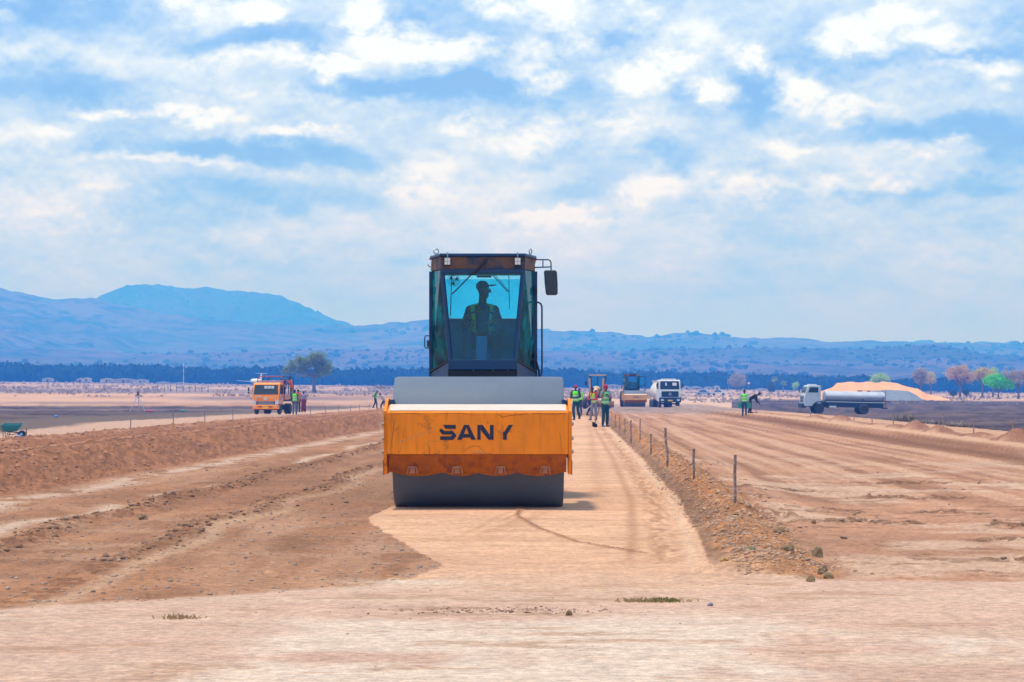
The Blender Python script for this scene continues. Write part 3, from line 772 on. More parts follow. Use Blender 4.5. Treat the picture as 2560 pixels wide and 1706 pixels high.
# the far wood: one dark mass nobody could count
def wood():
    rg = np.random.default_rng(2)
    bm = bmesh.new(); bmesh.ops.create_icosphere(bm, subdivisions=1, radius=1)
    bv = np.array([v.co[:] for v in bm.verts]); bf = np.array([[v.index for v in f.verts] for f in bm.faces]); bm.free()
    VV = []; FF = []; k = 0
    px = rg.uniform(-900, 3500, 7000)
    for i, p in enumerate(px):
        Y = rg.uniform(1180, 1420)
        gap = vn(np.array([p / 90.]), np.array([.5]), 3)[0]
        top = np.interp(p, [-900, 0, 200, 600, 900, 1300, 1500, 1800, 2100, 2350, 2560, 3500], [912, 913, 916, 922, 924, 926, 932, 938, 945, 948, 950, 950])
        hmax = (HY - top) / F * 1300
        z0 = rise(Y, (p - HX) / F)
        hh = (hmax - z0 + CAMZ) * rg.uniform(.45, 1.12) * (.80 + .34 * gap)
        w = rg.uniform(1.6, 4.6)
        d_ = 1 + .32 * (fbm(bv[:, 0] * 1.7 + i, bv[:, 1] * 1.7 + bv[:, 2] * 1.3, 7, 3)[:, None] - .5) * 2
        v = bv * d_ * np.array([w, w, hh * .56]) + np.array([PX(p, Y), Y, z0 + hh * .46])
        VV.append(v); FF.append(bf + k); k += len(bv)
    o = mesh_np('wood', np.concatenate(VV), np.concatenate(FF), WOODM, None, False)
    tag(o, 'dark evergreen wood filling the foot of the hills', 'wood', kind='stuff')
    rb = []
    n = 60000
    p = rg.uniform(-700, 3300, n); Y = rg.uniform(1170, 1400, n)
    top = np.interp(p, [-900, 0, 200, 600, 900, 1300, 1500, 1800, 2100, 2350, 2560, 3500], [912, 913, 916, 922, 924, 926, 932, 938, 945, 948, 950, 950])
    hm = (HY - top) / F * 1300 + CAMZ
    z0 = rise(Y, (p - HX) / F)
    gap = vn(p / 22., p * 0, 5) * .35 + vn(p / 60., p * 0, 15) * .3
    Z = z0 + (hm - z0) * rg.random(n) ** .6 * (.72 + gap * .75)
    P = np.c_[(p - HX) / F * Y, Y, Z]
    a = rg.normal(size=(n, 3)); a /= np.linalg.norm(a, axis=1)[:, None]; b = np.cross(a, rg.normal(size=(n, 3))); b /= np.linalg.norm(b, axis=1)[:, None]
    s = (rg.uniform(.35, 1.0, n))[:, None]
    V = np.stack([P - a * s, P + b * s * .8, P + a * s, P - b * s * .8], 1).reshape(-1, 3)
    tag(mesh_np('wood_foliage', V, np.arange(4 * n).reshape(n, 4), WOODM, o), kind='stuff')
WOODM = hill_material('dark_wood', (.012, .026, .016, 1), (.022, .035, .018, 1), (.008, .016, .01, 1))
wood()
def slope_bushes():
    rg = np.random.default_rng(12); deps = bpy.context.evaluated_depsgraph_get()
    from mathutils.bvhtree import BVHTree
    bm = bmesh.new(); bmesh.ops.create_icosphere(bm, subdivisions=1, radius=1)
    bv = np.array([v.co[:] for v in bm.verts]); bf = np.array([[v.index for v in f.verts] for f in bm.faces]); bm.free()
    VV = []; FF = []; k = 0
    for o in [x for x in bpy.data.objects if x.name.startswith('hill_ridge')]:
        T_ = BVHTree.FromObject(o, deps)
        far_ = max(v[1] for v in o.bound_box) > 6400
        for i in range(2500 if far_ else 5000):
            p = rg.uniform(-300, 2900); Y = rg.uniform(1600, 4150) if not far_ else rg.uniform(4500, 5600); x = (p - HX) / F * Y
            if vn(np.array([x / 260.]), np.array([Y / 420.]), 8)[0] < .42 and not far_: continue
            h = T_.ray_cast(Vector((x, Y, 2000)), Vector((0, 0, -1)))
            if h[0] is None or h[0].z < 4: continue
            s = 1.0 * 3.2 ** rg.random() ** 2 * (1.0 if Y < 3000 else 1.7)
            v = bv * (1 + .2 * rg.normal(size=(len(bv), 1))) * np.array([s * 1.25, s, s]) + np.array([x, Y, h[0].z + s * .3])
            VV.append(v); FF.append(bf + k); k += len(bv)
    tag(mesh_np('hillside_bushes', np.concatenate(VV), np.concatenate(FF), HILLB, None), 'dark bushes dotted over the hill slopes', 'bushes', kind='stuff')
HILLB = hill_material('hill_bush_green', (.035, .055, .03, 1), (.06, .08, .04, 1), (.02, .035, .02, 1))
slope_bushes()
def scrub():
    rg = np.random.default_rng(9); n = 14000
    u = rg.uniform(-.26, .27, n); Y = 1 / rg.uniform(1 / 1200, 1 / 420, n)
    k = fbm(u * 60, Y * .02, 4, 3) + rg.normal(size=n) * .05
    keep = k > .52
    u = u[keep]; Y = Y[keep]; n = len(u); X = u * Y
    Z = H(X, Y, False)
    s = rg.uniform(.15, .5, n) * (.5 + Y / 900)
    a = rg.uniform(0, 3.14, n)
    dx_ = np.cos(a) * s * .8; dy_ = np.sin(a) * s * .8
    V = np.stack([np.c_[X - dx_, Y - dy_, Z - .05], np.c_[X + dx_, Y + dy_, Z - .05], np.c_[X + dx_ * .5 + rg.normal(size=n) * .2, Y, Z + s * rg.uniform(.5, 1.3, n)], np.c_[X - dx_ * .7, Y + dy_ * .3, Z + s * rg.uniform(.4, 1.1, n)]], 1).reshape(-1, 3)
    o = mesh_np('dry_grass', V, np.arange(4 * n).reshape(n, 4), leaf_mat('dry_grass_blades', (.46, .34, .28, 1), (.33, .26, .22, 1), .3))
    tag(o, 'dry pale grass and low scrub on the far plain', 'dry grass', kind='stuff')
scrub()

# ------------------------------------------------------------------ heaps
def heap(name, label, outline, Y, depth, m, seed, cat, base):
    """OUTLINE [(px,row)] is the crest seen from the works; a heap of real depth"""
    px = np.linspace(outline[0][0], outline[-1][0], 110)
    xs, ys = zip(*outline)
    row = np.interp(px, xs, ys) + 2.2 * (fbm(px / 14, px * 0, seed, 3) - .5)
    hgt = np.maximum((base - row) / F * Y, 0)
    v_ = np.linspace(-1, 1, 41)
    U, V_ = np.meshgrid(px, v_)
    X = (U - HX) / F * Y; Hh = np.tile(hgt, (len(v_), 1))
    wid = depth * (.25 + .75 * Hh / hgt.max())
    Yy = Y + V_ * wid
    prof = np.clip(1.0 - np.abs(V_) ** 1.25, 0, 1)
    Z = Hh * prof
    Z = Z * (1 + .20 * (fbm(X * .6, Yy * .6 + Z, seed + 1, 4) - .5)) - .05
    z0 = zat(base, Y)
    i = np.arange(U.size).reshape(U.shape)
    Fa = np.stack([i[:-1, :-1], i[:-1, 1:], i[1:, 1:], i[1:, :-1]], -1).reshape(-1, 4)
    c = np.array([X.mean(), Y, z0])
    o = mesh_np(name, np.c_[X.ravel() - c[0], Yy.ravel() - Y, Z.ravel()], Fa, m, None, True)
    o.location = c
    return tag(o, label, cat)
heap('sand_heap', 'large orange-pink sand heap behind the water tanker', [(2030, 987), (2060, 976), (2078, 968), (2092, 958), (2110, 956), (2122, 954), (2140, 957), (2160, 955), (2180, 956), (2205, 954), (2240, 957), (2262, 966), (2295, 972), (2315, 985), (2345, 990), (2370, 998)], 500, 11,
     mat('orange_sand', (.84, .37, .17), .95, var=.18, vscale=.25, bump_=.8, bscale=1.5), 3, 'sand heap', 1001)
heap('gravel_heap', 'smooth blue-grey crushed stone heap in front of the orange sand', [(2140, 992), (2170, 979), (2200, 975), (2250, 976), (2270, 977), (2285, 985), (2306, 998)], 470, 5,
     mat('grey_crushed_stone', (.19, .22, .27), .95, var=.1, vscale=1, bump_=.5, bscale=4), 8, 'gravel heap', 1001)

# ------------------------------------------------------------------ haze
def haze():
    x0, x1, y0, y1, z0, z1 = -12000, 12000, -3000, 11000, -6, 275
    o = MB().box(x0, y0, z0, x1, y1, z1).build('haze', None, None, 0)
    m = bpy.data.materials.new('haze'); m.use_nodes = True
    t = NT(m.node_tree); t.n.remove(t.n['Principled BSDF'])
    v = t.new('ShaderNodeVolumePrincipled')
    v.inputs['Color'].default_value = (.045, .26, 1.0, 1)
    v.inputs['Absorption Color'].default_value = (1, .93, 1, 1)
    v.inputs['Density'].default_value = 7.0e-4
    v.inputs['Anisotropy'].default_value = .0
    t.l.new(v.outputs[0], t.n['Material Output'].inputs['Volume'])
    o.data.materials.clear(); o.data.materials.append(m)
    m.volume_intersection_method if hasattr(m, 'volume_intersection_method') else None
    tag(o, kind='stuff'); o['label'] = 'blue haze in the air over the plain'
haze()

# ------------------------------------------------------------------ road roller
ORANGE = mat('worn_orange_paint', (.86, .245, .0), .6, var=.14, vscale=3, dust=.05, spec=.2, col2=(.40, .12, .01), c2lo=.57, c2hi=.70, c2s=4, streak=.28, bump_=.15, bscale=22)
ORANGE_LO = mat('dirty_orange_paint', (.38, .105, .0), .65, spec=.15, var=.3, vscale=7, col2=(.20, .055, .015), c2lo=.5, c2hi=.66, c2s=9, bump_=.3, bscale=30)  # darker orange: shade of the down-facing apron put into the colour, dirt mottled over
ORANGE_FAR = mat('faded_orange_paint', (.80, .38, .12), .55, var=.14, vscale=3, dust=.2)  # paler orange: distance haze put into the far roller's paint
ORANGE_TOP = mat('dusty_top_plate', (.72, .56, .46), .7, var=.08, vscale=6, col2=(.62, .36, .16), c2lo=.62, c2hi=.72, c2s=5)
STEEL = mat('drum_steel', (.125, .158, .21), .6, .0, coat=.0, spec=.3, var=.10, vscale=4, col2=(.14, .17, .21), c2lo=.5, c2hi=.7, c2s=6, bump_=.05, bscale=60)
CABP = mat('dark_cab_paint', (.006, .045, .13), .42, var=.2, vscale=5)
CABD = mat('black_rubber_seal', (.012, .014, .02), .6)
ROOFI = mat('rusty_header', (.16, .075, .04), .6, var=.4, vscale=6, col2=(.02, .04, .07), c2lo=.45, c2hi=.6, c2s=4)  # orange mottling paints reflections into the header band's colour
RUBBER = mat('tyre_rubber', (.028, .03, .034), .85, var=.3, vscale=9, dust=.25, bump_=.3, bscale=30)
RIMY = mat('yellow_rim', (.55, .25, .02), .5, var=.2)
LOGO = mat('navy_lettering', (.008, .016, .045), .5, var=.4, vscale=14, col2=(.30, .16, .10), c2lo=.66, c2hi=.74, c2s=16)
LOGOB = mat('blue_lettering', (.03, .09, .35), .5)
SCR = mat('dark_scratch', (.13, .035, .012), .8)
SCRL = mat('pale_scratch', (.50, .30, .16), .8)
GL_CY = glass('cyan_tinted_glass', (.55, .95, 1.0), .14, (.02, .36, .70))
GL_REAR = glass('deep_cyan_glass', (.30, .90, 1.0), .02, (.06, .30, .55))
GL_SIDE = glass('dusty_green_glass', (.12, .55, .62), .75, (.015, .34, .40))  # strong teal veil brightens the side panes through their colour
GL_DARK = glass('dark_windscreen', (.10, .22, .38), .05)
LAMPW = mat('lamp_lens', (.75, .76, .74), .3, var=.05)
METAL = mat('galvanised_metal', (.42, .42, .43), .45, .7)
RUSTY = mat('rusty_brown_metal', (.20, .09, .05), .7, var=.3)
SEATM = mat('seat_fabric', (.02, .16, .40), .8)
CONS = mat('console_plastic', (.04, .20, .50), .6)
BRK = mat('pale_rust', (.42, .20, .11), .7, var=.3)
MIRR = mat('mirror_back', (.020, .032, .045), .4, coat=.3)

def s2l(px, py, Y, o):
    """source pixel at depth Y -> the roller's own frame"""
    return (PX(px, Y) - o[0], Y - o[1], CAMZ + (HY - py) / F * Y - o[2])
SANY = [[(370, 95), (625, 95), (625, 172), (425, 172)], [(345, 168), (398, 212), (565, 212), (632, 292), (632, 322), (572, 390), (315, 390), (315, 318), (525, 318), (548, 290), (540, 285), (365, 285), (300, 215), (310, 178)],
        [(785, 95), (850, 95), (745, 388), (650, 388)], [(812, 95), (880, 95), (1020, 388), (925, 388)], [(790, 272), (890, 272), (918, 345), (760, 345)],
        [(1045, 95), (1112, 95), (1112, 388), (1045, 388)], [(1114, 95), (1150, 95), (1290, 290), (1290, 388), (1265, 388), (1114, 200)], [(1292, 95), (1365, 95), (1365, 388), (1292, 388)],
        [(1660, 95), (1750, 95), (1625, 285), (1625, 388), (1548, 388), (1548, 235), (1580, 225)]]
def lettering(parent, x0, z0, sc, y, m):
    for k, grp in enumerate([[0, 1], [2, 3, 4], [5, 6, 7], [8]]):
        mb = MB()
        for j, g in enumerate(grp):
            poly = [(x0 + (p[0] - 1025) * sc, z0 - (p[1] - 242) * sc) for p in SANY[g]]
            # the three strokes of a letter cross: each stands a hair prouder than the last
            mb.prism(poly, 'y', y - .0020 - .0006 * j, y + .004)
        mb.build('letter', m, parent, 0)
def make_roller(loc, yaw, label, hero=True):
    t_ = thing('road_roller', label, 'road roller', loc, yaw, 'road rollers')
    global ORANGE
    keep = ORANGE
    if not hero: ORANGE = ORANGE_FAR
    # drum
    r = .8
    MB().lathe([(r - .05, -1.035), (r - .012, -1.03), (r, -1.0), (r, 1.0), (r - .012, 1.03), (r - .05, 1.035)], (0, 0, r), 'x', 96).build('drum', STEEL, t_, 30)
    for s in (-1, 1):
        MB().lathe([(.2, 1.036 * s), (.2, 1.10 * s), (.12, 1.13 * s)], (0, 0, r), 'x', 20).build('drum_hub', CABP, t_)
    # front beam
    yF = -1.15
    MB().prism([(yF, .668), (yF, 1.166), (yF + .02, 1.18), (-.78, 1.256), (-.78, 1.20), (yF + .06, 1.12), (yF + .06, .69)], 'x', -1.075, 1.075).build('front_beam', ORANGE, t_, 30, .008)
    MB().prism([(yF + .03, 1.1875), (-.785, 1.2595), (-.785, 1.2635), (yF + .028, 1.1915)], 'x', -1.05, 1.05).build('top_plate', ORANGE_TOP, t_, 0)
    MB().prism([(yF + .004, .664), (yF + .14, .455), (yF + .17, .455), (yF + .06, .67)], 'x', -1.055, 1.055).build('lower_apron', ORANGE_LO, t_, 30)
    for s in (-1, 1):
        x = 1.0775 * s; x2 = 1.117 * s
        MB().prism([(yF + .002, .60), (yF + .10, .43), (-.60, .43), (-.45, .62), (.9, .62), (1.5, .75), (1.5, 1.15), (.9, 1.28), (-.60, 1.335), (-.80, 1.30), (yF, 1.185)], 'x', x, x2).build('side_plate', ORANGE, t_, 30, .006)
        MB().prism([(yF - .003, .43 + .17), (yF + .10, .424), (-.9, .424), (-.9, .6)], 'x', 1.1185 * s, 1.1235 * s).build('rubbing_strip', RUSTY, t_, 0)
        for zz in (1.03, .86, .70):
            MB().lathe([(.022, 1.118 * s), (.022, 1.135 * s), (.012, 1.142 * s)], (0, -1.03, zz), 'x', 8).build('bolt', METAL, t_)
        MB().cbox((1.03 * s, -.70, 1.27), (.05, .14, .10)).build('drum_lug', CABP, t_, 0, .008)
    # scrapers
    if hero:
        for k, (x, a, b) in enumerate([(-.78, -1.0, -.42), (-.245, -.42, .02), (.27, .0, .46), (.80, .46, 1.0)]):
            pts = 14; up = []; dn = []
            for i in range(pts):
                f_ = i / (pts - 1); xx = a + (b - a) * f_
                up.append((xx, .456)); dn.append((xx, .452 - .040 * math.sin(math.pi * f_) - .004))
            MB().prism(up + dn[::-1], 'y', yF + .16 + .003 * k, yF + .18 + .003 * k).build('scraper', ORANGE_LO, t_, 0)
            mb = MB(); mb.tube([(x - .058, yF + .12, .44), (x - .045, yF + .05, .52), (x + .045, yF + .05, .52), (x + .062, yF + .12, .435)], .009, 6)
            mb.cbox((x, yF + .115, .475), (.06, .03, .07)); mb.lathe([(.012, yF + .07), (.012, yF + .10)], (x, 0, .48), 'y', 8)
            mb.build('scraper_bracket', BRK, t_, 30)
    # lettering
    o = loc
    c = 1.0 / 7.843 / F * 28.85
    if hero:
        zc = CAMZ + (HY - (1050 + 242 / 7.843)) / F * 28.85
        xc = PX(1060 + 1025 / 7.843, 28.85) - loc[0]
        lettering(t_, xc, zc, c, yF, LOGO)
        sc_ = [([(275, 545), (255, 650), (235, 780), (215, 905)], .006, SCR), ([(300, 655), (262, 705)], .006, SCR), ([(310, 800), (400, 775), (480, 745), (560, 705), (620, 680)], .006, SCRL), ([(312, 805), (340, 792)], .014, SCRL),
               ([(585, 815), (600, 870), (610, 930)], .008, SCR), ([(590, 800), (680, 795), (720, 800)], .003, SCR), ([(330, 830), (310, 890), (295, 925)], .004, SCR), ([(360, 690), (345, 760), (335, 830)], .003, SCR), ([(600, 545), (560, 580)], .004, SCR),
               ([(930, 905), (970, 870), (1030, 842), (1090, 850), (1120, 880), (1150, 918)], .005, SCR), ([(1000, 905), (1090, 900), (1150, 915)], .008, SCRL), ([(1010, 915), (1120, 916), (1230, 918)], .004, SCR),
               ([(1250, 530), (1320, 560), (1420, 545), (1560, 530)], .008, SCR), ([(1880, 700), (1892, 800), (1895, 915)], .005, SCR), ([(905, 560), (900, 700), (875, 780)], .007, SCRL), ([(540, 905), (560, 925)], .005, SCR), ([(700, 915), (640, 922)], .004, SCR),
               ([(1175, 600), (1172, 615)], .006, SCR), ([(1340, 700), (1300, 690)], .003, SCR), ([(165, 560), (168, 700), (165, 900)], .005, SCR), ([(250, 528), (420, 524), (560, 530)], .005, SCR), ([(640, 528), (900, 524), (1010, 532)], .006, SCR), ([(1600, 525), (1780, 532), (1940, 526)], .007, SCR)]
        for pts, w, m in sc_:
            P = []
            for i, (a, b) in enumerate(pts):
                q = s2l(920 + a / 3.92, 900 + b / 3.92, 28.85, o); P.append(Vector((q[0], yF - .0008, q[2])))
            # finely wavering flat ribbon
            mb = MB(); Q = []
            for i in range(len(P) - 1):
                for j in range(4): Q.append(P[i].lerp(P[i + 1], j / 4) + Vector((random.uniform(-.003, .003), 0, random.uniform(-.003, .003))))
            Q.append(P[-1])
            vs = []
            for i, p in enumerate(Q):
                d_ = (Q[min(i + 1, len(Q) - 1)] - Q[max(i - 1, 0)]).normalized(); n_ = Vector((-d_.z, 0, d_.x))
                ww = w * .5 * (.4 + .6 * math.sin(math.pi * (i + .5) / len(Q))) * random.uniform(.7, 1.2)
                vs += [tuple(p + n_ * ww), tuple(p - n_ * ww)]
            fs = [(2 * i, 2 * i + 1, 2 * i + 3, 2 * i + 2) for i in range(len(Q) - 1)]
            mb.add(vs, fs).build('scratch', m, t_, 0, fix=False)
    else:
        lettering(t_, .16, .96, c * .8, yF, LOGOB)
    # cab, built in the roller frame: front pillars at yP, outer posts at yO, rear wall at yR
    yP, yO, yR = 2.10, 2.70, 3.85
    zt, zr = 3.03, 3.235
    cx = .02
    xo = .705; xpt, xpb = .535, .425        # outer posts; front pillars at top and foot
    zb = 1.835
    def V3(x, y, z): return (x + cx, y, z)
    MB().prism([(-xo - .01, yO - .05), (-xpt - .03, yP - .06), (xpt + .03, yP - .06), (xo + .01, yO - .05), (xo + .01, yR + .06), (-xo - .01, yR + .06)], 'z', 3.195, 3.237).xf(Matrix.Translation((cx, 0, 0))).build('cab_roof', CABP, t_, 0, .012)
    MB().prism([(-xo + .01, yO - .02), (-xpt - .02, yP - .03), (xpt + .02, yP - .03), (xo - .01, yO - .02), (xo - .01, yR + .03), (-xo + .01, yR + .03)], 'z', zt + .002, 3.194).xf(Matrix.Translation((cx, 0, 0))).build('roof_header', ROOFI, t_, 0, .006)
    for s in (-1, 1):
        MB().tube([V3(s * xpt, yP, zt), V3(s * xpb, yP - .03, zb)], .030, 6).build('front_pillar', CABP, t_, 40)
        MB().box(cx + s * xo - .022, yO - .02, 1.50, cx + s * xo + .022, yO + .05, zt).build('corner_post', CABP, t_, 0, .006)
        MB().box(cx + s * xo - .022, yR - .03, 1.20, cx + s * xo + .022, yR + .04, zt).build('rear_post', CABP, t_, 0, .006)
        # quarter glass, angled back
        MB().slab([V3(s * (xpt + .02), yP + .02, zt - .01), V3(s * (xpb + .02), yP - .005, zb + .01), V3(s * (xo - .02), yO, 1.70), V3(s * (xo - .02), yO, zt - .01)], (s * .003, -.003, 0)).build('quarter_window', GL_SIDE, t_, 0)
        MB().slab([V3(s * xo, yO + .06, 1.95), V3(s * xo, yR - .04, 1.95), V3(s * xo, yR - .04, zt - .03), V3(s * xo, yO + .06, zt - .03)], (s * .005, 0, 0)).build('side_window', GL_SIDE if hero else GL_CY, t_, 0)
        # slanted lower panel and the sill bead above it
        MB().slab([V3(s * (xpb + .03), yP - .03, zb - .03), V3(s * xo, yO - .02, 1.665), V3(s * xo, yO - .02, 1.30), V3(s * (xpb + .03), yP - .03, 1.30)], (-s * .01, .02, 0)).build('lower_side_panel', CABP, t_, 0, .004)
        MB().tube([V3(s * (xpb + .02), yP - .03, zb - .015), V3(s * xo, yO - .02, 1.685)], .018, 6).build('window_sill', CABD, t_)
        MB().box(cx + s * xo - .012, yO + .06, 1.30, cx + s * xo + .012, yR - .04, 1.94).build('side_panel', CABP, t_, 0, .005)
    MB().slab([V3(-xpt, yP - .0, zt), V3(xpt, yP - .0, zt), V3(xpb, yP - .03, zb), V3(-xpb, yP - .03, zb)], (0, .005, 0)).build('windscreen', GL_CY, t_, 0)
    MB().box(cx - xpt - .02, yP - .035, zt - .055, cx + xpt + .02, yP - .008, zt + .001).build('windscreen_rail', CABP, t_, 0, .004)
    MB().box(cx - xpb - .03, yP - .06, zb - .13, cx + xpb + .03, yP - .008, zb + .002).build('windscreen_sill', CABP, t_, 0, .008)
    MB().box(cx - xpb - .028, yP - .03, 1.30, cx + xpb + .028, yP + .0, zb - .132).build('front_panel', CABD, t_, 0, .004)
    for xx in (-.12, .14, .33): MB().ball((cx + xx, yP - .035, 1.70), .009, 6, 4).build('panel_bolt', METAL, t_)
    MB().slab([(cx - xo + .03, yR, 2.44), (cx + xo - .03, yR, 2.44), (cx + xo - .03, yR, zt - .05), (cx - xo + .03, yR, zt - .05)], (0, .005, 0)).build('rear_window', GL_REAR, t_, 0)
    MB().box(cx - xo + .025, yR - .015, 1.2, cx + xo - .025, yR + .02, 2.435).build('rear_wall', SEATM, t_, 0)
    MB().box(cx - xo, yP + .15, 1.30, cx + xo, yR - .02, 1.36).build('cab_floor', CABD, t_, 0)
    MB().box(cx - .10, yR - .10, 3.0, cx + .10, yR - .06, 3.025).build('sun_visor', CABD, t_, 0)
    # seat, wheel, console
    sx = cx - .02
    MB().box(sx - .25, yR - .72, 1.86, sx + .25, yR - .22, 2.0).build('seat', SEATM, t_, 0, .04)
    MB().cbox((sx - .06, yR - .22, 2.26), (.30, .09, .50), (-8, 0, 0)).build('seat_back', SEATM, t_, 0, .04)
    MB().box(sx - .16, yR - .62, 1.36, sx + .16, yR - .3, 1.86).build('seat_base', CABD, t_, 0)
    MB().prism([(yP + .30, 1.36), (yP + .62, 1.36), (yP + .52, 2.16), (yP + .40, 2.16)], 'x', sx - .075, sx + .075).build('steering_column', CONS, t_, 0, .01)
    mb = MB(); P = [(sx + .235 * math.cos(a), yP + .50 + .06 * math.sin(a), 2.34 + .16 * math.sin(a)) for a in np.linspace(0, 2 * math.pi, 29)]
    mb.tube(P, .013, 6, False)
    for a in (.5, 2.6, 4.7): mb.tube([(sx, yP + .50, 2.30), (sx + .235 * math.cos(a), yP + .50 + .06 * math.sin(a), 2.34 + .16 * math.sin(a))], .010, 5)
    mb.build('steering_wheel', CABD, t_)
    # lamps with two rows of lenses, lifting eyes
    for s in (-1, 1):
        xl = cx + s * .462
        MB().box(xl - .042, yP - .10, 3.075, xl + .042, yP - .035, 3.18).build('work_lamp', CABD, t_, 0, .005)
        wl = bpy.data.objects[-1] if False else None
        mb = MB()
        for zz in (3.085, 3.131):
            for k in range(2): mb.box(xl - .037 + k * .038, yP - .106, zz, xl - .037 + k * .038 + .035, yP - .1005, zz + .042)
        mb.build('lamp_lens', LAMPW, t_, 0, .002)
        MB().tube([(xl, yP - .06, 3.18), (xl, yP - .06, 3.255)], .008, 6).build('lamp_stud', METAL, t_)
        xe = cx + s * .635; mb = MB()
        mb.tube([(xe + .032 * math.sin(a) * (1 if s < 0 else .55), yO + .1 + .02 * math.sin(a), 3.305 + .034 * math.cos(a)) for a in np.linspace(0, 2 * math.pi, 17)], .0085, 6, False)
        mb.tube([(xe, yO + .1, 3.235), (xe, yO + .1, 3.272)], .016, 8)
        mb.build('lifting_eye', METAL, t_)
    # wiper sets
    def wiper(pivot, elbow, bt, bb, nm):
        mb = MB(); a = Vector(pivot); b = Vector(elbow)
        off = Vector((.022, 0, .012))
        mb.tube([a, b], .007, 5); mb.tube([a + off, b + off * .7], .005, 5); mb.tube([bt, bb], .006, 5); mb.tube([b, b + off], .006, 5)
        mb.ball(a, .02, 8, 5); mb.build(nm, CABD, t_)
    if hero:
        W1 = lambda a, b, Y=32.05: s2l(920 + a / 4.3556, 600 + b / 4.3556, Y, o)
        MB().tube([W1(1290, 215), W1(1150, 370)], .018, 6).build('wiper_arm_cover', CABD, t_)
        wiper(W1(1280, 220), W1(915, 590), W1(912, 350), W1(896, 830), 'wiper')
        wiper(W1(1350, 378, 33.8), W1(1520, 565, 33.8), W1(1533, 385, 33.8), W1(1540, 755, 33.8), 'rear_wiper')
        # round cabin fan hung in the top left corner
        fc = Vector(W1(935, 440, 32.5)); mb = MB()
        for rr in (.082, .06, .03): mb.tube([fc + Vector((rr * math.cos(a), 0, rr * math.sin(a))) for a in np.linspace(0, 2 * math.pi, 25)], .003, 5, False)
        for k in range(8):
            a = k * math.pi / 4; mb.tube([fc, fc + Vector((.082 * math.cos(a), 0, .082 * math.sin(a)))], .002, 4)
        fan = mb.build('cabin_fan', CABD, t_)
        mb = MB()
        for k in range(3):
            a = .4 + k * 2.094; e = Vector((math.cos(a), 0, math.sin(a))); n_ = Vector((-e.z, 0, e.x))
            mb.slab([fc + e * .012 + Vector((0, .01, 0)), fc + e * .05 - n_ * .028 + Vector((0, .02, 0)), fc + e * .07 + Vector((0, .012, 0)), fc + e * .05 + n_ * .022 + Vector((0, .004, 0))], (0, .003, 0))
        mb.build('fan_blade', CABD, fan, 0)
        # mirrors and handrail
        M1 = lambda a, b: s2l(920 + a / 4.3556, 600 + b / 4.3556, 32.65, o)
        mb = MB(); mb.tube([M1(1820, 216), M1(1965, 217), M1(1985, 228), M1(1993, 250), M1(1994, 335)], .009, 8)
        mb.tube([M1(1800, 302), M1(1985, 295)], .009, 8); mb.tube([M1(1905, 216), M1(1905, 299)], .008, 6)
        mb.build('mirror_arm', CABP, t_)
        a, b = Vector(M1(1915, 335)), Vector(M1(2070, 600))
        cc = (a + b) / 2; wd, ht = .172, .335
        po = [(-.45, .5), (.40, .5), (.5, .42), (.52, 0), (.5, -.42), (.42, -.5), (-.36, -.5), (-.44, -.42), (-.5, 0), (-.52, .42)]
        MB().prism([(cc.x + p[0] * wd - .0 + p[1] * -.012, cc.z + p[1] * ht) for p in po], 'y', cc.y - .035, cc.y + .035).build('mirror', MIRR, t_, 0, .014, seg=3)
        hr = [M1(1828, 680), M1(1858, 682), M1(1882, 697), M1(1894, 730), M1(1895, 1300), M1(1893, 1455), M1(1870, 1490), M1(1840, 1496)]
        MB().tube(hr, .012, 8).build('handrail', CABP, t_)
        MB().tube([M1(1832, 1320), M1(1850, 1390), M1(1862, 1430), M1(1866, 1480), M1(1850, 1500)], .014, 8).build('hose', CABD, t_)
        mb = MB(); mb.tube([M1(676, 1045), M1(628, 1046), M1(618, 1060), M1(617, 1160), M1(626, 1178), M1(676, 1178)], .008, 8, False); mb.build('left_mirror_frame', CABP, t_)
        MB().slab([M1(640, 1095), M1(672, 1095), M1(672, 1168), M1(640, 1168)], (0, .02, 0)).build('left_mirror_glass', MIRR, t_, 0)
        for (px_, py_) in ((676, 555), (676, 975), (672, 1215), (1834, 560), (1836, 1270)):
            q = M1(px_, py_); MB().cbox(q, (.012, .03, .10 if py_ < 1100 else .05)).build('door_hinge', CABD, t_, 0)
        for (px_, py_) in ((676, 208), (1832, 212)):
            MB().ball(M1(px_, py_), .014, 8, 6).build('marker_lamp', mat('red_lens', (.6, .03, .02), .4), t_)
        MB().tube([M1(690, 340), M1(694, 240), M1(702, 212), M1(722, 205)], .010, 8).build('conduit', METAL, t_)
        MB().tube([M1(650, 268), M1(664, 290), M1(690, 300)], .006, 6).build('door_catch', CABD, t_)
        q = s2l(920 + 753 / 4.3556, 600 + 878 / 4.3556, 32.4, o)
        MB().cbox((q[0], q[1] + .13, q[2]), (.045, .003, .045), (0, 0, 60)).build('window_sticker', LAMPW, t_, 0)
    else:
        # door standing open on the right, as on the far machine
        dr = MB(); d0, d1 = (cx + xo + .02), (cx + xo + .62)
        for a, b in (((d0, 2.5, 3.0), (d1, 2.4, 2.95)), ((d1, 2.4, 2.95), (d1 - .05, 2.4, 1.45)), ((d1 - .05, 2.4, 1.45), (d0, 2.5, 1.45)), ((d0, 2.5, 1.45), (d0, 2.5, 3.0)), ((d0, 2.5, 2.0), (d1 - .03, 2.4, 2.15))):
            dr.tube([a, b], .035, 6)
        dd = dr.build('open_door', CABP, t_)
        MB().slab([(d0, 2.5, 2.03), (d1 - .05, 2.4, 2.15), (d1 - .03, 2.4, 2.9), (d0, 2.5, 2.95)], (0, .006, 0)).build('door_glass', GL_CY, dd, 0)
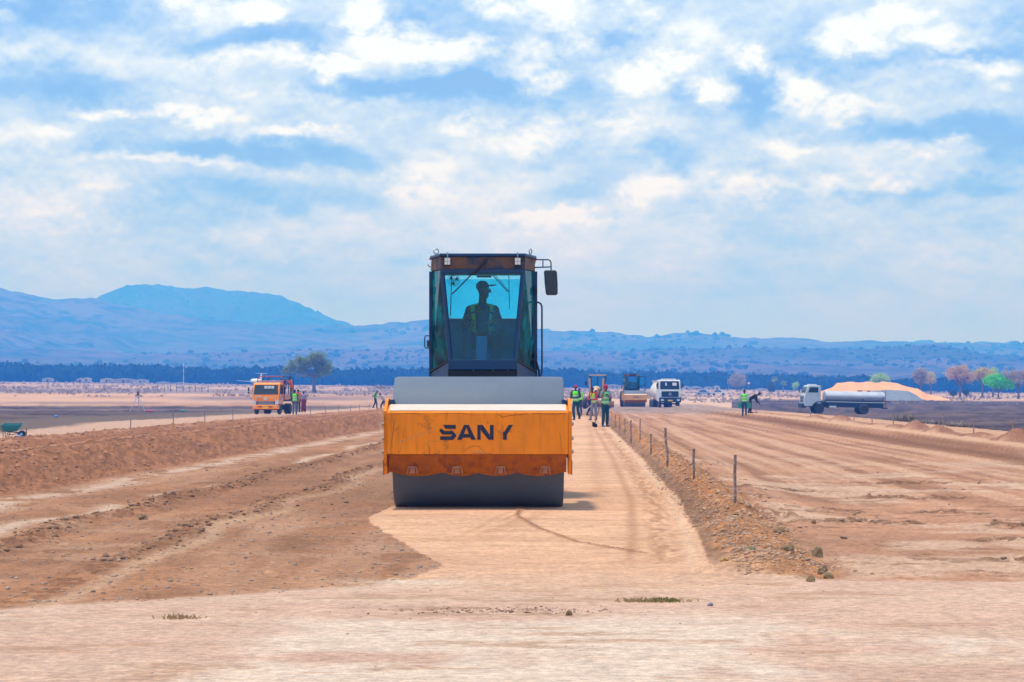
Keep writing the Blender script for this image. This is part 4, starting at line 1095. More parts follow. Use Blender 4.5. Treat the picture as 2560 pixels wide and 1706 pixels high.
        mb = MB(); mb.ball((cx, 3.2, 2.72), (.1, .11, .13)); mb.tube([(cx, 3.2, 2.0), (cx, 3.2, 2.4), (cx, 3.2, 2.55)], [.22, .25, .08], 10)
    # rear frame: hood, tyres, steps
    MB().prism([(yR + .05, 1.2), (yR + .05, 2.25), (yR + .4, 2.3), (yR + 1.5, 2.1), (yR + 1.95, 1.75), (yR + 2.0, .9), (yR + .4, .8)], 'x', -.62, .62).build('engine_hood', ORANGE, t_, 30, .03)
    MB().box(-.5, 1.3, .70, .5, yR + .4, 1.19).build('chassis', CABD, t_, 0, .01)
    for s in (-1, 1):
        w = MB().lathe([(.40, .60 * s), (.36, .95 * s), (.20, .97 * s)], (0, 3.55, .76), 'x', 24).build('wheel', RIMY, t_)
        mb = MB().lathe([(.40, .58 * s), (.66, .58 * s), (.75, .64 * s), (.76, .80 * s), (.75, .98 * s), (.66, 1.03 * s), (.40, 1.02 * s)], (0, 3.55, .76), 'x', 32)
        for k in range(18):
            a = 2 * math.pi * k / 18
            mb.cbox((s * (.70 + .2 * (k % 2)), 3.55 + .765 * math.cos(a), .76 + .765 * math.sin(a)), (.26, .08, .05), (math.degrees(a) - 90, 0, 0))
        mb.build('tyre', RUBBER, w, 30)
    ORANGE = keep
    return t_
HERO = (PX(1197.5, 30) - .0, 30.0, 0.0)
HERO = (HERO[0], HERO[1], hz(HERO[0], HERO[1]) - .006)
make_roller(HERO, 0, 'large orange road roller with smooth steel drum facing the camera, driver in its cab')

# ------------------------------------------------------------------ people
SKIN = mat('dark_brown_skin', (.055, .028, .016), .5, var=.1)
DENIM = mat('blue_denim', (.03, .085, .20), .9, var=.2, vscale=20)
NAVY = mat('navy_trousers', (.012, .022, .06), .9, var=.2)
TEAL = mat('dark_teal_trousers', (.012, .06, .085), .9, var=.2)
VESTG = mat('lime_safety_vest', (.16, .80, .03), .7, var=.08)
VESTD = mat('bright_driver_vest', (.60, .95, .08), .7, var=.08)
VESTY = mat('yellow_green_vest', (.42, .82, .06), .7, var=.08)
VESTM = mat('mint_green_vest', (.14, .62, .20), .7, var=.08)
REFL = mat('reflective_band', (.70, .74, .70), .4)
ORV = mat('orange_shirt', (.75, .13, .015), .8)
MAROON = mat('maroon_wrap', (.16, .012, .035), .85, var=.25, col2=(.45, .22, .02), c2lo=.56, c2hi=.6, c2s=5)
LILAC = mat('lilac_shawl', (.30, .24, .36), .85)
GREYS = mat('grey_shirt', (.19, .18, .22), .85, var=.2)
LBLUE = mat('pale_blue_shirt', (.28, .50, .56), .85, var=.2)
BLACKC = mat('black_clothes', (.012, .012, .02), .85)
WHITEC = mat('white_shirt', (.6, .6, .62), .85)
REDH = mat('crimson_hat', (.45, .008, .04), .7)
BLUEH = mat('blue_helmet', (.01, .04, .40), .45)
REDC = mat('red_scarf', (.55, .03, .03), .8)
BOOT = mat('grey_blue_boots', (.12, .14, .22), .8, var=.3)
SHOE = mat('dark_shoes', (.03, .025, .03), .7)
EYE = mat('eye_white', (.45, .42, .38), .4)

def blobmesh(name, caps, m, parent, voxel=.016, it=3):
    """one continuous skin over tapered capsules [(p0, r0, p1, r1)] and ellipsoids [(c, (rx, ry, rz))]"""
    mb = MB()
    for c in caps:
        if len(c) == 2:
            mb.ball(c[0], c[1], 14, 10)
        else:
            a, ra, b, rb = c
            mb.tube([a, Vector(a).lerp(Vector(b), .5), b], [ra, (ra + rb) / 2, rb], 10); mb.ball(a, ra, 10, 8); mb.ball(b, rb, 10, 8)
    o = mb.build(name, m, parent, 0, fix=False)
    o.data.shade_smooth()
    r = o.modifiers.new('Remesh', 'REMESH'); r.mode = 'VOXEL'; r.voxel_size = voxel; r.use_smooth_shade = True
    s_ = o.modifiers.new('Smooth', 'SMOOTH'); s_.factor = .5; s_.iterations = it
    return o
def hand(name, c, dr, palm, parent, side=1, curl=.5, s=1.0):
    """palm and five unequal bent fingers; DR runs along the hand, PALM is the way the palm faces"""
    d_ = Vector(dr).normalized(); n_ = (Vector(palm) - d_ * Vector(palm).dot(d_)).normalized(); w = d_.cross(n_) * side
    c = Vector(c); mb = MB()
    mb.tube([c, c + d_ * .045 * s, c + d_ * .085 * s], [.028 * s, .036 * s, .036 * s], 8, sq=.55)
    for k, (off, L_) in enumerate([(-.027, .070), (-.009, .080), (.009, .075), (.026, .060)]):
        b = c + d_ * .085 * s + w * off * s; p = [b]; a = 0
        for j, f_ in enumerate((.45, .32, .23)):
            a += curl * (.7 + .1 * k)
            p.append(p[-1] + (d_ * math.cos(a) + n_ * math.sin(a)) * L_ * f_ * s)
        mb.tube(p, [.0095 * s, .009 * s, .008 * s, .006 * s], 6)
    b = c + d_ * .025 * s - w * .030 * s
    mb.tube([b, b - w * .025 * s + d_ * .03 * s + n_ * .01 * s, b - w * .022 * s + d_ * .058 * s + n_ * .03 * s], [.012 * s, .010 * s, .008 * s], 6)
    return mb.build(name, SKIN, parent, 60)
def person(px, Y, label, yaw=0, h=1.72, lean=0, pose=None, top=None, bottom=DENIM, vest=None, hat=None, hatcol=None, shoes=SHOE, group=None,
           head_yaw=0, head_tilt=0, z=None, skirt=None, back_open=False, scarf=None, sit=False, loc=None, feet=True, voxel=.018, open_vest=False, curl=.7):
    pose = pose or {}
    x = PX(px, Y); zz = hz(x, Y) if z is None else z
    t_ = thing('person', label, 'person', loc or (x, Y, zz), yaw, group)
    s = h / 1.74
    J = dict(pel=(0, 0, .95), wai=(0, .0, 1.10), che=(0, .005, 1.30), nec=(0, .015, 1.47), hea=(0, -.005, 1.62),
             shl=(-.175, .01, 1.42), shr=(.175, .01, 1.42), ell=(-.225, .03, 1.14), elr=(.225, .03, 1.14), wrl=(-.215, -.06, .90), wrr=(.215, -.06, .90),
             hil=(-.09, 0, .92), hir=(.09, 0, .92), knl=(-.10, -.02, .50), knr=(.10, -.02, .50), anl=(-.11, .02, .09), anr=(.11, .02, .09))
    M = Matrix.Rotation(R(lean), 3, 'X')
    pel = Vector(pose.get('pel', J['pel']))
    for k in J:
        J[k] = Vector(J[k])
    for k in ('wai', 'che', 'nec', 'hea', 'shl', 'shr', 'ell', 'elr', 'wrl', 'wrr'):
        J[k] = M @ (J[k] - J['pel']) + pel
    if 'pel' in pose:
        for k in ('hil', 'hir'): J[k] = J[k] - J['pel'] + pel
    for k, v in pose.items(): J[k] = Vector(v)
    for k in J: J[k] = J[k] * s
    u_ = (J['nec'] - J['wai']).normalized()
    fw = Matrix.Rotation(R(head_yaw), 3, 'Z') @ Vector((0, -1, 0)); fw = (M @ fw) if abs(lean) > 5 else fw
    hu = (M @ Vector((0, 0, 1))) if abs(lean) > 5 else Vector((0, 0, 1))
    if head_tilt:
        rt = fw.cross(hu); T = Matrix.Rotation(R(-head_tilt), 3, rt); fw = T @ fw; hu = T @ hu
    H_ = J['hea']
    body = [(J['pel'], (.135 * s, .10 * s, .11 * s)), (J['pel'], .105 * s, J['wai'], .098 * s), (J['wai'], .10 * s, J['che'], .115 * s), (J['che'], .115 * s, J['nec'] - u_ * .07 * s, .075 * s),
            (J['shl'], .055 * s, J['nec'] - u_ * .06, .06 * s), (J['shr'], .055 * s, J['nec'] - u_ * .06, .06 * s), (J['nec'] - u_ * .05 * s, .055 * s, H_ - hu * .03 * s, .052 * s),
            (H_ + hu * .02 * s, (.074 * s, .088 * s, .098 * s)), (H_ + fw * .028 * s - hu * .04 * s, .052 * s, H_ + fw * .045 * s - hu * .075 * s, .034 * s),
            (H_ + fw * .085 * s, .016 * s, H_ + fw * .105 * s - hu * .022 * s, .017 * s)]
    sd_ = fw.cross(hu)
    for g in (-1, 1): body.append((H_ + sd_ * .078 * s * g, (.013 * s, .02 * s, .03 * s)))
    for a, b, c in (('shl', 'ell', 'wrl'), ('shr', 'elr', 'wrr')):
        body += [(J[a], .050 * s, J[b], .040 * s), (J[b], .040 * s, J[c], .026 * s)]
    legs = []
    for a, b, c in (('hil', 'knl', 'anl'), ('hir', 'knr', 'anr')):
        legs += [(J[a], .083 * s, J[b], .056 * s), (J[b], .056 * s, J[c], .038 * s)]
    blobmesh('body', body + legs, SKIN, t_, voxel)
    f = 1.0
    if top:
        c = [(J['pel'] + u_ * .03, (.150 * s, .118 * s, .10 * s)), (J['pel'], .118 * s, J['wai'], .116 * s), (J['wai'], .118 * s, J['che'], .133 * s), (J['che'], .133 * s, J['nec'] - u_ * .075 * s, .085 * s),
             (J['shl'], .072 * s, J['nec'] - u_ * .075, .072 * s), (J['shr'], .072 * s, J['nec'] - u_ * .075, .072 * s)]
        for a, b, d_ in (('shl', 'ell', 'wrl'), ('shr', 'elr', 'wrr')):
            c += [(J[a], .068 * s, J[b], .054 * s), (J[b], .054 * s, J[b].lerp(J[d_], .82), .041 * s)]
        blobmesh('shirt', c, top, t_, voxel)
    if skirt:
        mb = MB(); p0 = J['wai']; 
        mb.lathe([(.135 * s, 1.08 * s), (.175 * s, .93 * s), (.20 * s, .75 * s), (.19 * s, .5 * s), (.20 * s, .25 * s), (.19 * s, .10 * s), (.15 * s, .10 * s)], (0, 0, 0), 'z', 20, 1.0, .8)
        mb.build('skirt', skirt, t_, 60)
    else:
        c = [(J['pel'], (.148 * s, .118 * s, .11 * s))]
        for a, b, d_ in (('hil', 'knl', 'anl'), ('hir', 'knr', 'anr')):
            c += [(J[a], .098 * s, J[b], .074 * s), (J[b], .074 * s, J[b].lerp(J[d_], .93), .062 * s)]
        blobmesh('trousers', c, bottom, t_, voxel)
    if vest:
        # a vest is a sleeveless shell round the trunk, with two reflective hoops
        fr = []; n = 24
        yv = (M @ Vector((0, 1, 0))) if abs(lean) > 5 else Vector((0, 1, 0)); xv = Vector((1, 0, 0))
        lev = [(J['pel'] - u_ * .03 * s, .172, .148), (J['pel'] + u_ * .06 * s, .166, .142), (J['wai'], .152, .138), (J['wai'].lerp(J['che'], .5), .158, .146), (J['che'], .168, .152), (J['che'].lerp(J['nec'], .4), .178, .135), (J['che'].lerp(J['nec'], .72), .172, .105), (J['nec'] - u_ * .025 * s, .085, .080)]
        mb = MB(); gap = .0 if not open_vest else .62
        a0 = -math.pi / 2 + gap; a1 = -math.pi / 2 + 2 * math.pi - gap
        for j, (c_, rx, ry) in enumerate(lev):
            for i in range(n):
                a = a0 + (a1 - a0) * i / (n - (1 if gap else 0))
                mb.v.append(tuple(c_ + xv * math.cos(a) * rx * s + yv * math.sin(a) * ry * s))
        for j in range(len(lev) - 1):
            for i in range(n - (1 if gap else 0)):
                mb.f.append([j * n + i, j * n + (i + 1) % n, (j + 1) * n + (i + 1) % n, (j + 1) * n + i]); mb.mi.append(0)
        vo = mb.build('safety_vest', vest, t_, 70, fix=False)
        sm = vo.modifiers.new('Solidify', 'SOLIDIFY'); sm.thickness = .008
        if not open_vest:
            for k_, (c_, rx, ry) in enumerate([(J['pel'] + u_ * .04 * s, .173, .149), (J['wai'].lerp(J['che'], .35), .165, .149)]):
                mb = MB()
                for dz_ in (0, .045):
                    for i in range(n):
                        a = 2 * math.pi * i / n
                        mb.v.append(tuple(c_ + u_ * dz_ * s + xv * math.cos(a) * rx * s + yv * math.sin(a) * ry * s))
                for i in range(n): mb.f.append([i, (i + 1) % n, n + (i + 1) % n, n + i]); mb.mi.append(0)
                b_ = mb.build('reflective_band', REFL, vo, 70, fix=False); sm = b_.modifiers.new('Solidify', 'SOLIDIFY'); sm.thickness = .006
    if scarf:
        blobmesh('scarf', [(J['nec'] - u_ * .03, (.10 * s, .09 * s, .055 * s)), (J['nec'] - u_ * .06 - Vector((0, .08, 0)), .05, J['che'] - Vector((.03, .13, 0)), .045)], scarf, t_, voxel)
    if hat in ('beanie', 'helmet', 'balaclava'):
        c = [(H_ + hu * .045 * s - fw * .008, (.092 * s, .10 * s, .088 * s))]
        if hat == 'balaclava': c += [(H_ - hu * .005 - fw * .02, (.093 * s, .092 * s, .11 * s))]
        o_ = blobmesh({'beanie': 'knitted_hat', 'helmet': 'helmet', 'balaclava': 'head_wrap'}[hat], c, hatcol, t_, .014)
        if hat == 'helmet':
            MB().lathe([(.10 * s, -.004), (.125 * s, -.006), (.125 * s, .002), (.10 * s, .006)], H_ + hu * .05 * s + fw * .012, 'z', 18).build('helmet_brim', hatcol, t_, 60)
    elif hat == 'cap':
        o_ = blobmesh('cap', [(H_ + hu * .05 * s - fw * .008, (.088 * s, .098 * s, .075 * s))], hatcol, t_, .012)
        w = sd_; e = H_ + hu * .050 * s + fw * .06 * s; mb = MB()
        P = [e + w * .07 * math.cos(a) * s + fw * (.03 + .085 * math.sin(a)) * s + hu * (.012 * math.sin(a)) for a in np.linspace(0, math.pi, 9)]
        mb.slab([tuple(p) for p in P], hu * .012); mb.build('cap_brim', hatcol, t_, 0)
    else:
        blobmesh('hair', [(H_ + hu * .045 * s - fw * .012, (.080 * s, .091 * s, .080 * s))], BLACKC, t_, .014)
    for g in (-1, 1):
        MB().ball(H_ + fw * .083 * s + sd_ * .03 * s * g + hu * .012 * s, .011 * s, 8, 6).build('eye', EYE, t_, 60)
    for sdn, (b, c_) in (('l', ('ell', 'wrl')), ('r', ('elr', 'wrr'))):
        d_ = (J[c_] - J[b]).normalized()
        dr = Vector(pose.get('hd' + sdn, d_)); pn = Vector(pose.get('hp' + sdn, (1 if sdn == 'l' else -1, -.3, 0)))
        hand('hand', J[c_] - d_ * .01, dr, pn, t_, 1 if sdn == 'l' else -1, curl, s)
    for k in ('l', 'r'):
        if not feet: break
        a = J['an' + k]
        fd = Vector(pose.get('ft' + k, (-.02 if k == 'l' else .02, -1, 0))).normalized()
        blobmesh('shoe', [(a + Vector((0, 0, -.01)), .052 * s, a - Vector((0, 0, .05 * s)) - fd * .03 * s, .040 * s), (a - Vector((0, 0, .05 * s)) - fd * .03 * s, .042 * s, a - Vector((0, 0, .055 * s)) + fd * .15 * s, .036 * s)], shoes, t_, .014)
    return t_, J
def world_pt(t_, p):
    return Matrix.Translation(t_.location) @ Euler(t_.rotation_euler).to_matrix().to_4x4() @ Vector(p)
def tool(name, label, cat, a, b, head, m=None, hc=None, r=.021, group=None, blade=(.13, .17), rot=0):
    """long-handled tool from the hands A down to its blade at B (world points)"""
    a, b = Vector(a), Vector(b)
    t_ = thing(name, label, cat, tuple(b), 0, group)
    MB().tube([(0, 0, 0), a - b], r, 7).build('shaft', m or WOODH, t_, 60)
    d_ = (a - b).normalized(); w = d_.cross(Vector((0, 1, .2))).normalized() if abs(d_.y) < .9 else Vector((1, 0, 0)); w = Matrix.Rotation(R(rot), 3, d_) @ w
    n_ = w.cross(d_).normalized(); mb = MB()
    if head == 'shovel':
        B, L_ = blade
        P = [w * -B + d_ * .0, w * B, w * B * .95 - d_ * L_ * .7, w * B * .4 - d_ * L_, w * -B * .4 - d_ * L_, w * -B * .95 - d_ * L_ * .7]
        mb.slab([tuple(p + n_ * .01) for p in P], tuple(n_ * .012)); mb.tube([(0, 0, 0), tuple(d_ * .12)], .022, 7)
        mb.build('shovel_blade', hc or RUSTY, t_, 0)
    else:
        B, L_ = blade
        P = [w * -B, w * B, w * B * 1.1 - Vector((0, 0, L_)), w * -B * 1.1 - Vector((0, 0, L_))]
        mb.slab([tuple(p + n_ * .03) for p in P], tuple(n_ * -.06)); mb.build('broom_head', hc or BLACKC, t_, 0)
    return t_
WOODH = mat('wooden_handle', (.16, .09, .05), .8, var=.3)

# driver, seated in the hero machine's cab
dl = Vector(HERO)
DRV = dict(pel=(0, .05, .20), hil=(-.10, .02, .18), hir=(.10, .02, .18), knl=(-.17, -.40, .24), knr=(.17, -.40, .24), anl=(-.19, -.46, -.20), anr=(.19, -.46, -.20),
           shl=(-.155, .0, .60), shr=(.155, -.0, .60), ell=(-.245, -.12, .36), elr=(.245, -.12, .36), wrl=(-.20, -.36, .40), wrr=(.20, -.36, .40), hdl=(.5, -.6, .2), hdr=(-.5, -.6, .2), hpl=(.3, .2, -1), hpr=(-.3, .2, -1),
           wai=(0, .03, .35), che=(0, .0, .54), nec=(0, -.0, .71), hea=(0.01, -.03, .865))
person(0, 0, 'driver in dark cap and open lime vest seated in the large road roller cab', 0, 1.82, 0, DRV, top=NAVY, bottom=NAVY, vest=VESTD, hat='cap', hatcol=NAVY,
       loc=(dl.x + .0, dl.y + 3.32, dl.z + 1.90), head_yaw=72, open_vest=True, voxel=.012, feet=True)

FIG = 'workers with long tools on the rolled strip'
p, J = person(1513, 100, 'worker in crimson head wrap and striped mint vest leaning on a long broom', 35, 1.74, 3,
    dict(ell=(-.30, -.10, 1.22), wrl=(-.30, -.30, 1.42), elr=(.20, -.14, 1.20), wrr=(-.12, -.30, 1.32)), top=GREYS, bottom=TEAL, vest=VESTM, hat='balaclava', hatcol=REDH, shoes=BOOT, group=FIG, head_yaw=30)
hw = world_pt(p, (-.30, -.36, 1.47))
tool('broom', 'long-handled dark broom held by the worker in the crimson head wrap', 'broom', hw + Vector((.03, 0, .12)), (PX(1487, 98.8), 98.8, hz(PX(1487, 98.8), 98.8) + .17), 'broom', blade=(.11, .17), rot=25)
p, J = person(1440, 124, 'worker in crimson knitted hat and lime vest over teal trousers, beside the roller side plate', -25, 1.78, 4,
    dict(ell=(-.25, .02, 1.16), wrl=(-.20, -.22, 1.02), elr=(.24, -.02, 1.16), wrr=(.02, -.26, 1.12), anl=(-.05, -.10, .09), knl=(-.09, -.12, .50), anr=(.10, .22, .14), knr=(.09, .03, .5)), top=TEAL, bottom=TEAL, vest=VESTG, hat='beanie', hatcol=REDH, group=FIG)
a = world_pt(p, (-.19, -.30, 1.0))
tool('shovel', 'long shovel held upright by the worker in the crimson knitted hat', 'shovel', a + Vector((.02, 0, .45)), (a.x - .12, a.y - .1, hz(a.x, a.y) + .14), 'shovel')
person(1449.5, 158, 'worker in bright blue helmet half hidden behind the lime-vested worker', -150, 1.72, 5, None, top=VESTY, bottom=DENIM, hat='helmet', hatcol=BLUEH, group=FIG)
p, J = person(1473, 150, 'worker in pale blue shirt bending forward over a long tool behind the red-scarfed worker', 65, 1.72, 38,
    dict(anl=(-.12, -.25, .09), knl=(-.12, -.2, .5), anr=(.12, .2, .09), knr=(.11, -.02, .52), wrl=(-.25, -.48, .82), wrr=(.12, -.52, .85), ell=(-.3, -.35, 1.02), elr=(.25, -.3, 1.0)), top=LBLUE, bottom=NAVY, group=FIG)
a = world_pt(p, (-.1, -.5, .95))
tool('shovel', 'pale-handled shovel in the hands of the bending worker in the pale blue shirt', 'shovel', a + Vector((.15, 0, .1)), (PX(1454, 147), 147, hz(PX(1454, 147), 147) + .10), 'shovel', m=mat('pale_handle', (.5, .45, .42), .7))
person(1486, 124, 'worker with red scarf, yellow-green vest and grey trousers, head bent down', -40, 1.70, 16,
    dict(ell=(-.28, -.12, 1.10), wrl=(-.14, -.36, 1.05), elr=(.26, -.10, 1.10), wrr=(.10, -.36, 1.06), anl=(-.10, -.18, .09), knl=(-.1, -.14, .5)), top=REDC, bottom=mat('grey_trousers', (.22, .21, .27), .9, var=.2), vest=VESTY, hat='beanie', hatcol=BLACKC, scarf=REDC, group=FIG, head_tilt=-25, shoes=BOOT)
# right-hand pair
G2 = 'pair of workers digging at the edge of the right field'
p, J = person(1861, 152, 'worker seen from behind in lime vest and blue jeans carrying green buckets', 172, 1.66, 0, dict(ell=(-.26, .03, 1.13), wrl=(-.22, -.02, .84), elr=(.26, .03, 1.13), wrr=(.24, 0, .84)), top=LBLUE, bottom=DENIM, vest=VESTG, group=G2)
BUCK = mat('teal_green_plastic', (.02, .32, .24), .5)
for k, (lp, lb) in enumerate([((.29, .02, .52), 'green bucket hanging at the left of the lime-vested worker in jeans'), ((-.26, -.02, .50), 'green bucket between the lime-vested worker and the bending worker')]):
    w_ = world_pt(p, lp); t_ = thing('bucket', lb, 'bucket', tuple(w_ - Vector((0, 0, .0))), 0, 'green buckets')
    MB().lathe([(.12, 0), (.155, .30), (.163, .305), (.150, .305), (.115, .012)], (0, 0, 0), 'z', 18).build('pail', BUCK, t_)
    MB().tube([(-.155, 0, .29), (-.10, 0, .40), (0, 0, .44), (.10, 0, .40), (.155, 0, .29)], .006, 5, False).build('bail', METAL, t_)
p, J = person(1875.5, 154, 'worker in black bending low to the right with a short shovel', 80, 1.68, 62,
    dict(anl=(-.10, -.05, .09), anr=(.12, .12, .09), wrl=(-.20, -.42, .72), wrr=(.05, -.60, .62), ell=(-.24, -.35, .95), elr=(.2, -.4, .85)), top=BLACKC, bottom=BLACKC, group=G2, head_tilt=-15)
a = world_pt(p, (-.15, -.35, .84))
tool('shovel', 'shovel with small blade driven into the ground by the worker in black', 'shovel', a, (PX(1890, 152), 152, hz(PX(1890, 152), 152) + .12), 'shovel')
# left-hand group
G3 = 'people standing beside the orange truck'
person(737, 170, 'person seen from behind in a bright lime vest and grey-blue trousers beside the orange truck', 176, 1.74, 0, None, top=mat('slate_shirt', (.06, .08, .12), .85), bottom=mat('slate_trousers', (.10, .14, .22), .9), vest=VESTG, group=G3, z=zat(1036.5, 170))
person(745.5, 187, 'person in orange top with dark trousers standing just behind the lime vest', 160, 1.76, 0, dict(elr=(.30, -.06, 1.12), wrr=(.24, -.25, .98)), top=ORV, bottom=TEAL, group=G3, z=zat(1031, 187))
person(759, 186, 'woman in maroon and yellow patterned wrap with a lilac shawl and head scarf', 190, 1.66, 4, dict(elr=(.30, -.08, 1.1), wrr=(.12, -.25, 1.12)), top=LILAC, bottom=MAROON, skirt=MAROON, hat='beanie', hatcol=mat('grey_head_scarf', (.12, .10, .14), .85), group=G3, z=zat(1032, 186))
person(938, 225, 'worker in white helmet and lime vest striding on the bank left of the roller', 75, 1.72, 16, dict(anl=(-.1, -.20, .09), anr=(.1, .25, .12), knr=(.1, .05, .5), knl=(-.1, -.18, .52)), top=TEAL, bottom=NAVY, vest=VESTG, hat='helmet', hatcol=mat('blue_grey_helmet', (.08, .2, .42), .4), group='workers left of the roller', z=zat(1021.5, 225))
person(960, 205, 'worker in crimson cap and white shirt stooping beside the drum frame', -60, 1.7, 34, dict(anl=(-.1, -.22, .09), anr=(.1, .2, .1), knl=(-.1, -.25, .5)), top=WHITEC, bottom=TEAL, hat='beanie', hatcol=REDH, group='workers left of the roller')

# ------------------------------------------------------------------ vehicles
WHITEP = mat('white_truck_paint', (.62, .66, .72), .4, var=.06, vscale=3, dust=.12)
ORP = mat('truck_orange_paint', (1.0, .29, .0), .5, var=.06, vscale=3, coat=.1)
PINKP = mat('sun_bleached_salmon_paint', (.72, .36, .26), .5, var=.1)
GL_TR = glass('truck_windscreen', (.55, .70, .85), .05)
SILV = mat('silver_trim', (.62, .63, .66), .35, .3)
PLATE = mat('yellow_number_plate', (.80, .55, .02), .4)
CHASS = mat('blue_black_chassis', (.012, .03, .055), .6, var=.3)
TANKM = mat('bare_tank_metal', (.50, .52, .60), .55, .15, var=.10, vscale=1.6, col2=(.38, .40, .55), c2lo=.5, c2hi=.7, c2s=1.2)
HDL = mat('headlamp_glass', (.60, .64, .72), .2)
def wheel(par, x, y, r, w, rim, side, dual=False):
    """wheel disc with its tyre; SIDE = outward direction along x"""
    s = side
    W_ = MB().lathe([(r * .55, x - s * w * .4), (r * .54, x + s * w * .35), (r * .42, x + s * w * .30), (r * .30, x + s * w * .12), (r * .16, x + s * w * .42), (r * .12, x + s * w * .46)], (0, y, r), 'x', 20).build('wheel', rim, par)
    mb = MB().lathe([(r * .55, x - s * w * .5), (r * .93, x - s * w * .5), (r, x - s * w * .36), (r, x + s * w * .36), (r * .93, x + s * w * .5), (r * .55, x + s * w * .48)], (0, y, r), 'x', 28)
    if dual:
        mb.lathe([(r * .55, x - s * w * 1.6), (r * .93, x - s * w * 1.6), (r, x - s * w * 1.46), (r, x - s * w * .74), (r * .93, x - s * w * .6), (r * .55, x - s * w * .62)], (0, y, r), 'x', 28)
    mb.build('tyre', RUBBER, W_, 30)
def rrect(cx_, cz, w, h, r=.08, n=4, top=1.0):
    P = []
    for (sx_, sz, a0) in ((1, 1, 0), (-1, 1, 90), (-1, -1, 180), (1, -1, 270)):
        for i in range(n + 1):
            a = R(a0 + 90 * i / n)
            x = sx_ * (w / 2 - r) + r * math.cos(a); z = sz * (h / 2 - r) + r * math.sin(a)
            if z > 0: x *= top
            P.append((cx_ + x, cz + z))
    return P
def orange_truck():
    Y = 174; x = PX(664, Y); z = zat(1036.5, Y)
    t_ = thing('truck', 'orange flatbed truck with a tubular roof rack standing on the pale track', 'truck', (x, Y, z), -7)
    t_.scale = (.95, .95, .97)
    # cab
    MB().prism([(0, .95), (.05, 1.46), (.34, 2.22), (.50, 2.34), (1.55, 2.36), (1.60, .75), (.05, .75)], 'x', -1.02, 1.02).build('cab', ORP, t_, 30, .05)
    MB().box(-1.0, -.10, .38, 1.0, .30, .70).build('bumper', ORP, t_, 0, .05)
    mb = MB(); mb.slab([(-.94, .048, 1.47), (.94, .048, 1.47), (.88, .322, 2.18), (-.88, .322, 2.18)], (0, -.012, .004)); mb.build('windscreen', GL_TR, t_, 0)
    MB().slab([(-.92, .075, 1.49), (.92, .075, 1.49), (.86, .34, 2.17), (-.86, .34, 2.17)], (0, .01, 0)).build('cabin_interior', mat('dark_blue_interior', (.004, .10, .34), .6), t_, 0)
    for k in range(3):
        MB().prism(rrect(-.03 + k * .26, 2.0, .235, .25, .04), 'y', .318, .326).xf(Matrix.Translation((0, -.11, -.02))).build('rear_cab_pane', LAMPW, t_, 0)  # white plates on the screen paint reflections and daylight through the rear window
    MB().box(-.70, -.03, .70, .72, .06, .965).build('grille', CHASS, t_, 0, .02)
    for k in range(3):
        MB().box(-.64 + .02 * k, -.05, .735 + k * .085, .66 - .02 * k, -.028, .765 + k * .085).build('grille_bar', SILV, t_, 0)
    for s in (-1, 1):
        MB().prism([(s * .72, .71), (s * 1.0, .74), (s * 1.0, 1.12), (s * .82, .98), (s * .74, .97)], 'y', -.05, .03).build('headlight', HDL, t_, 0, .012)
        MB().cbox((s * .80, -.108, .54), (.16, .02, .07)).build('fog_lamp', HDL, t_, 0)
        MB().cbox((s * .40, -.106, .56), (.26, .015, .06)).build('bumper_slot', CABD, t_, 0)
        MB().cbox((s * .74, .005, 1.15), (.07, .05, .34), (7, 0, 0)).build('trim_strip', SILV, t_, 0)
        # door and side glass
        xx = s * 1.02
        dr = MB().slab([(xx, .45, .80), (xx, 1.50, .80), (xx, 1.50, 1.45), (xx, .20, 1.45)], (s * .012, 0, 0)).build('door', PINKP if s > 0 else ORP, t_, 0)
        MB().slab([(xx, .30, 1.50), (xx, 1.42, 1.50), (xx, 1.42, 2.18), (xx, .52, 2.18)], (s * .014, 0, 0)).build('side_window', GL_DARK, dr, 0)
        MB().cbox((xx + s * .02, 1.38, 1.30), (.02, .14, .03)).build('handle', CABD, dr, 0)
        mb = MB(); mb.tube([(xx, .2, 1.05), (xx + s * .20, .0, 1.25), (xx + s * .27, -.05, 1.55), (xx + s * .27, -.05, 1.95)], .014, 6); mb.build('mirror_arm', CABD, t_)
        MB().cbox((s * 1.29, -.06, 1.85), (.13, .05, .24)).build('mirror', CABD, t_, 0, .02)
        MB().cbox((s * 1.29, -.06, 1.60), (.14, .05, .12)).build('wide_mirror', CABD, t_, 0, .02)
    MB().cbox((-.52, -.0, 1.30), (.34, .05, .06)).build('brand_trim', SILV, t_, 0)
    MB().lathe([(.13, -.03), (.13, .02), (.10, .02)], (0, .0, 1.16), 'y', 20).build('badge', SILV, t_)
    MB().cbox((.02, -.115, .50), (.34, .012, .15)).build('number_plate', PLATE, t_, 0)
    # bed with its side boards and the hooped rack
    MB().box(-1.08, 1.75, .95, 1.08, 5.6, 1.08).build('bed_floor', CHASS, t_, 0)
    for s in (-1, 1):
        MB().box(s * 1.08 - .03, 1.78, 1.085, s * 1.08 + .03, 5.6, 1.50).build('side_board', PINKP, t_, 0, .01)
    MB().box(-1.04, 5.54, 1.085, 1.04, 5.60, 1.5).build('tail_board', PINKP, t_, 0, .01)
    MB().cbox((1.30, 4.6, 1.12), (.40, .8, .46)).build('dropped_side_board', PINKP, t_, 0, .01)
    RK = mat('red_brown_rack_paint', (.42, .10, .10), .5, var=.3)
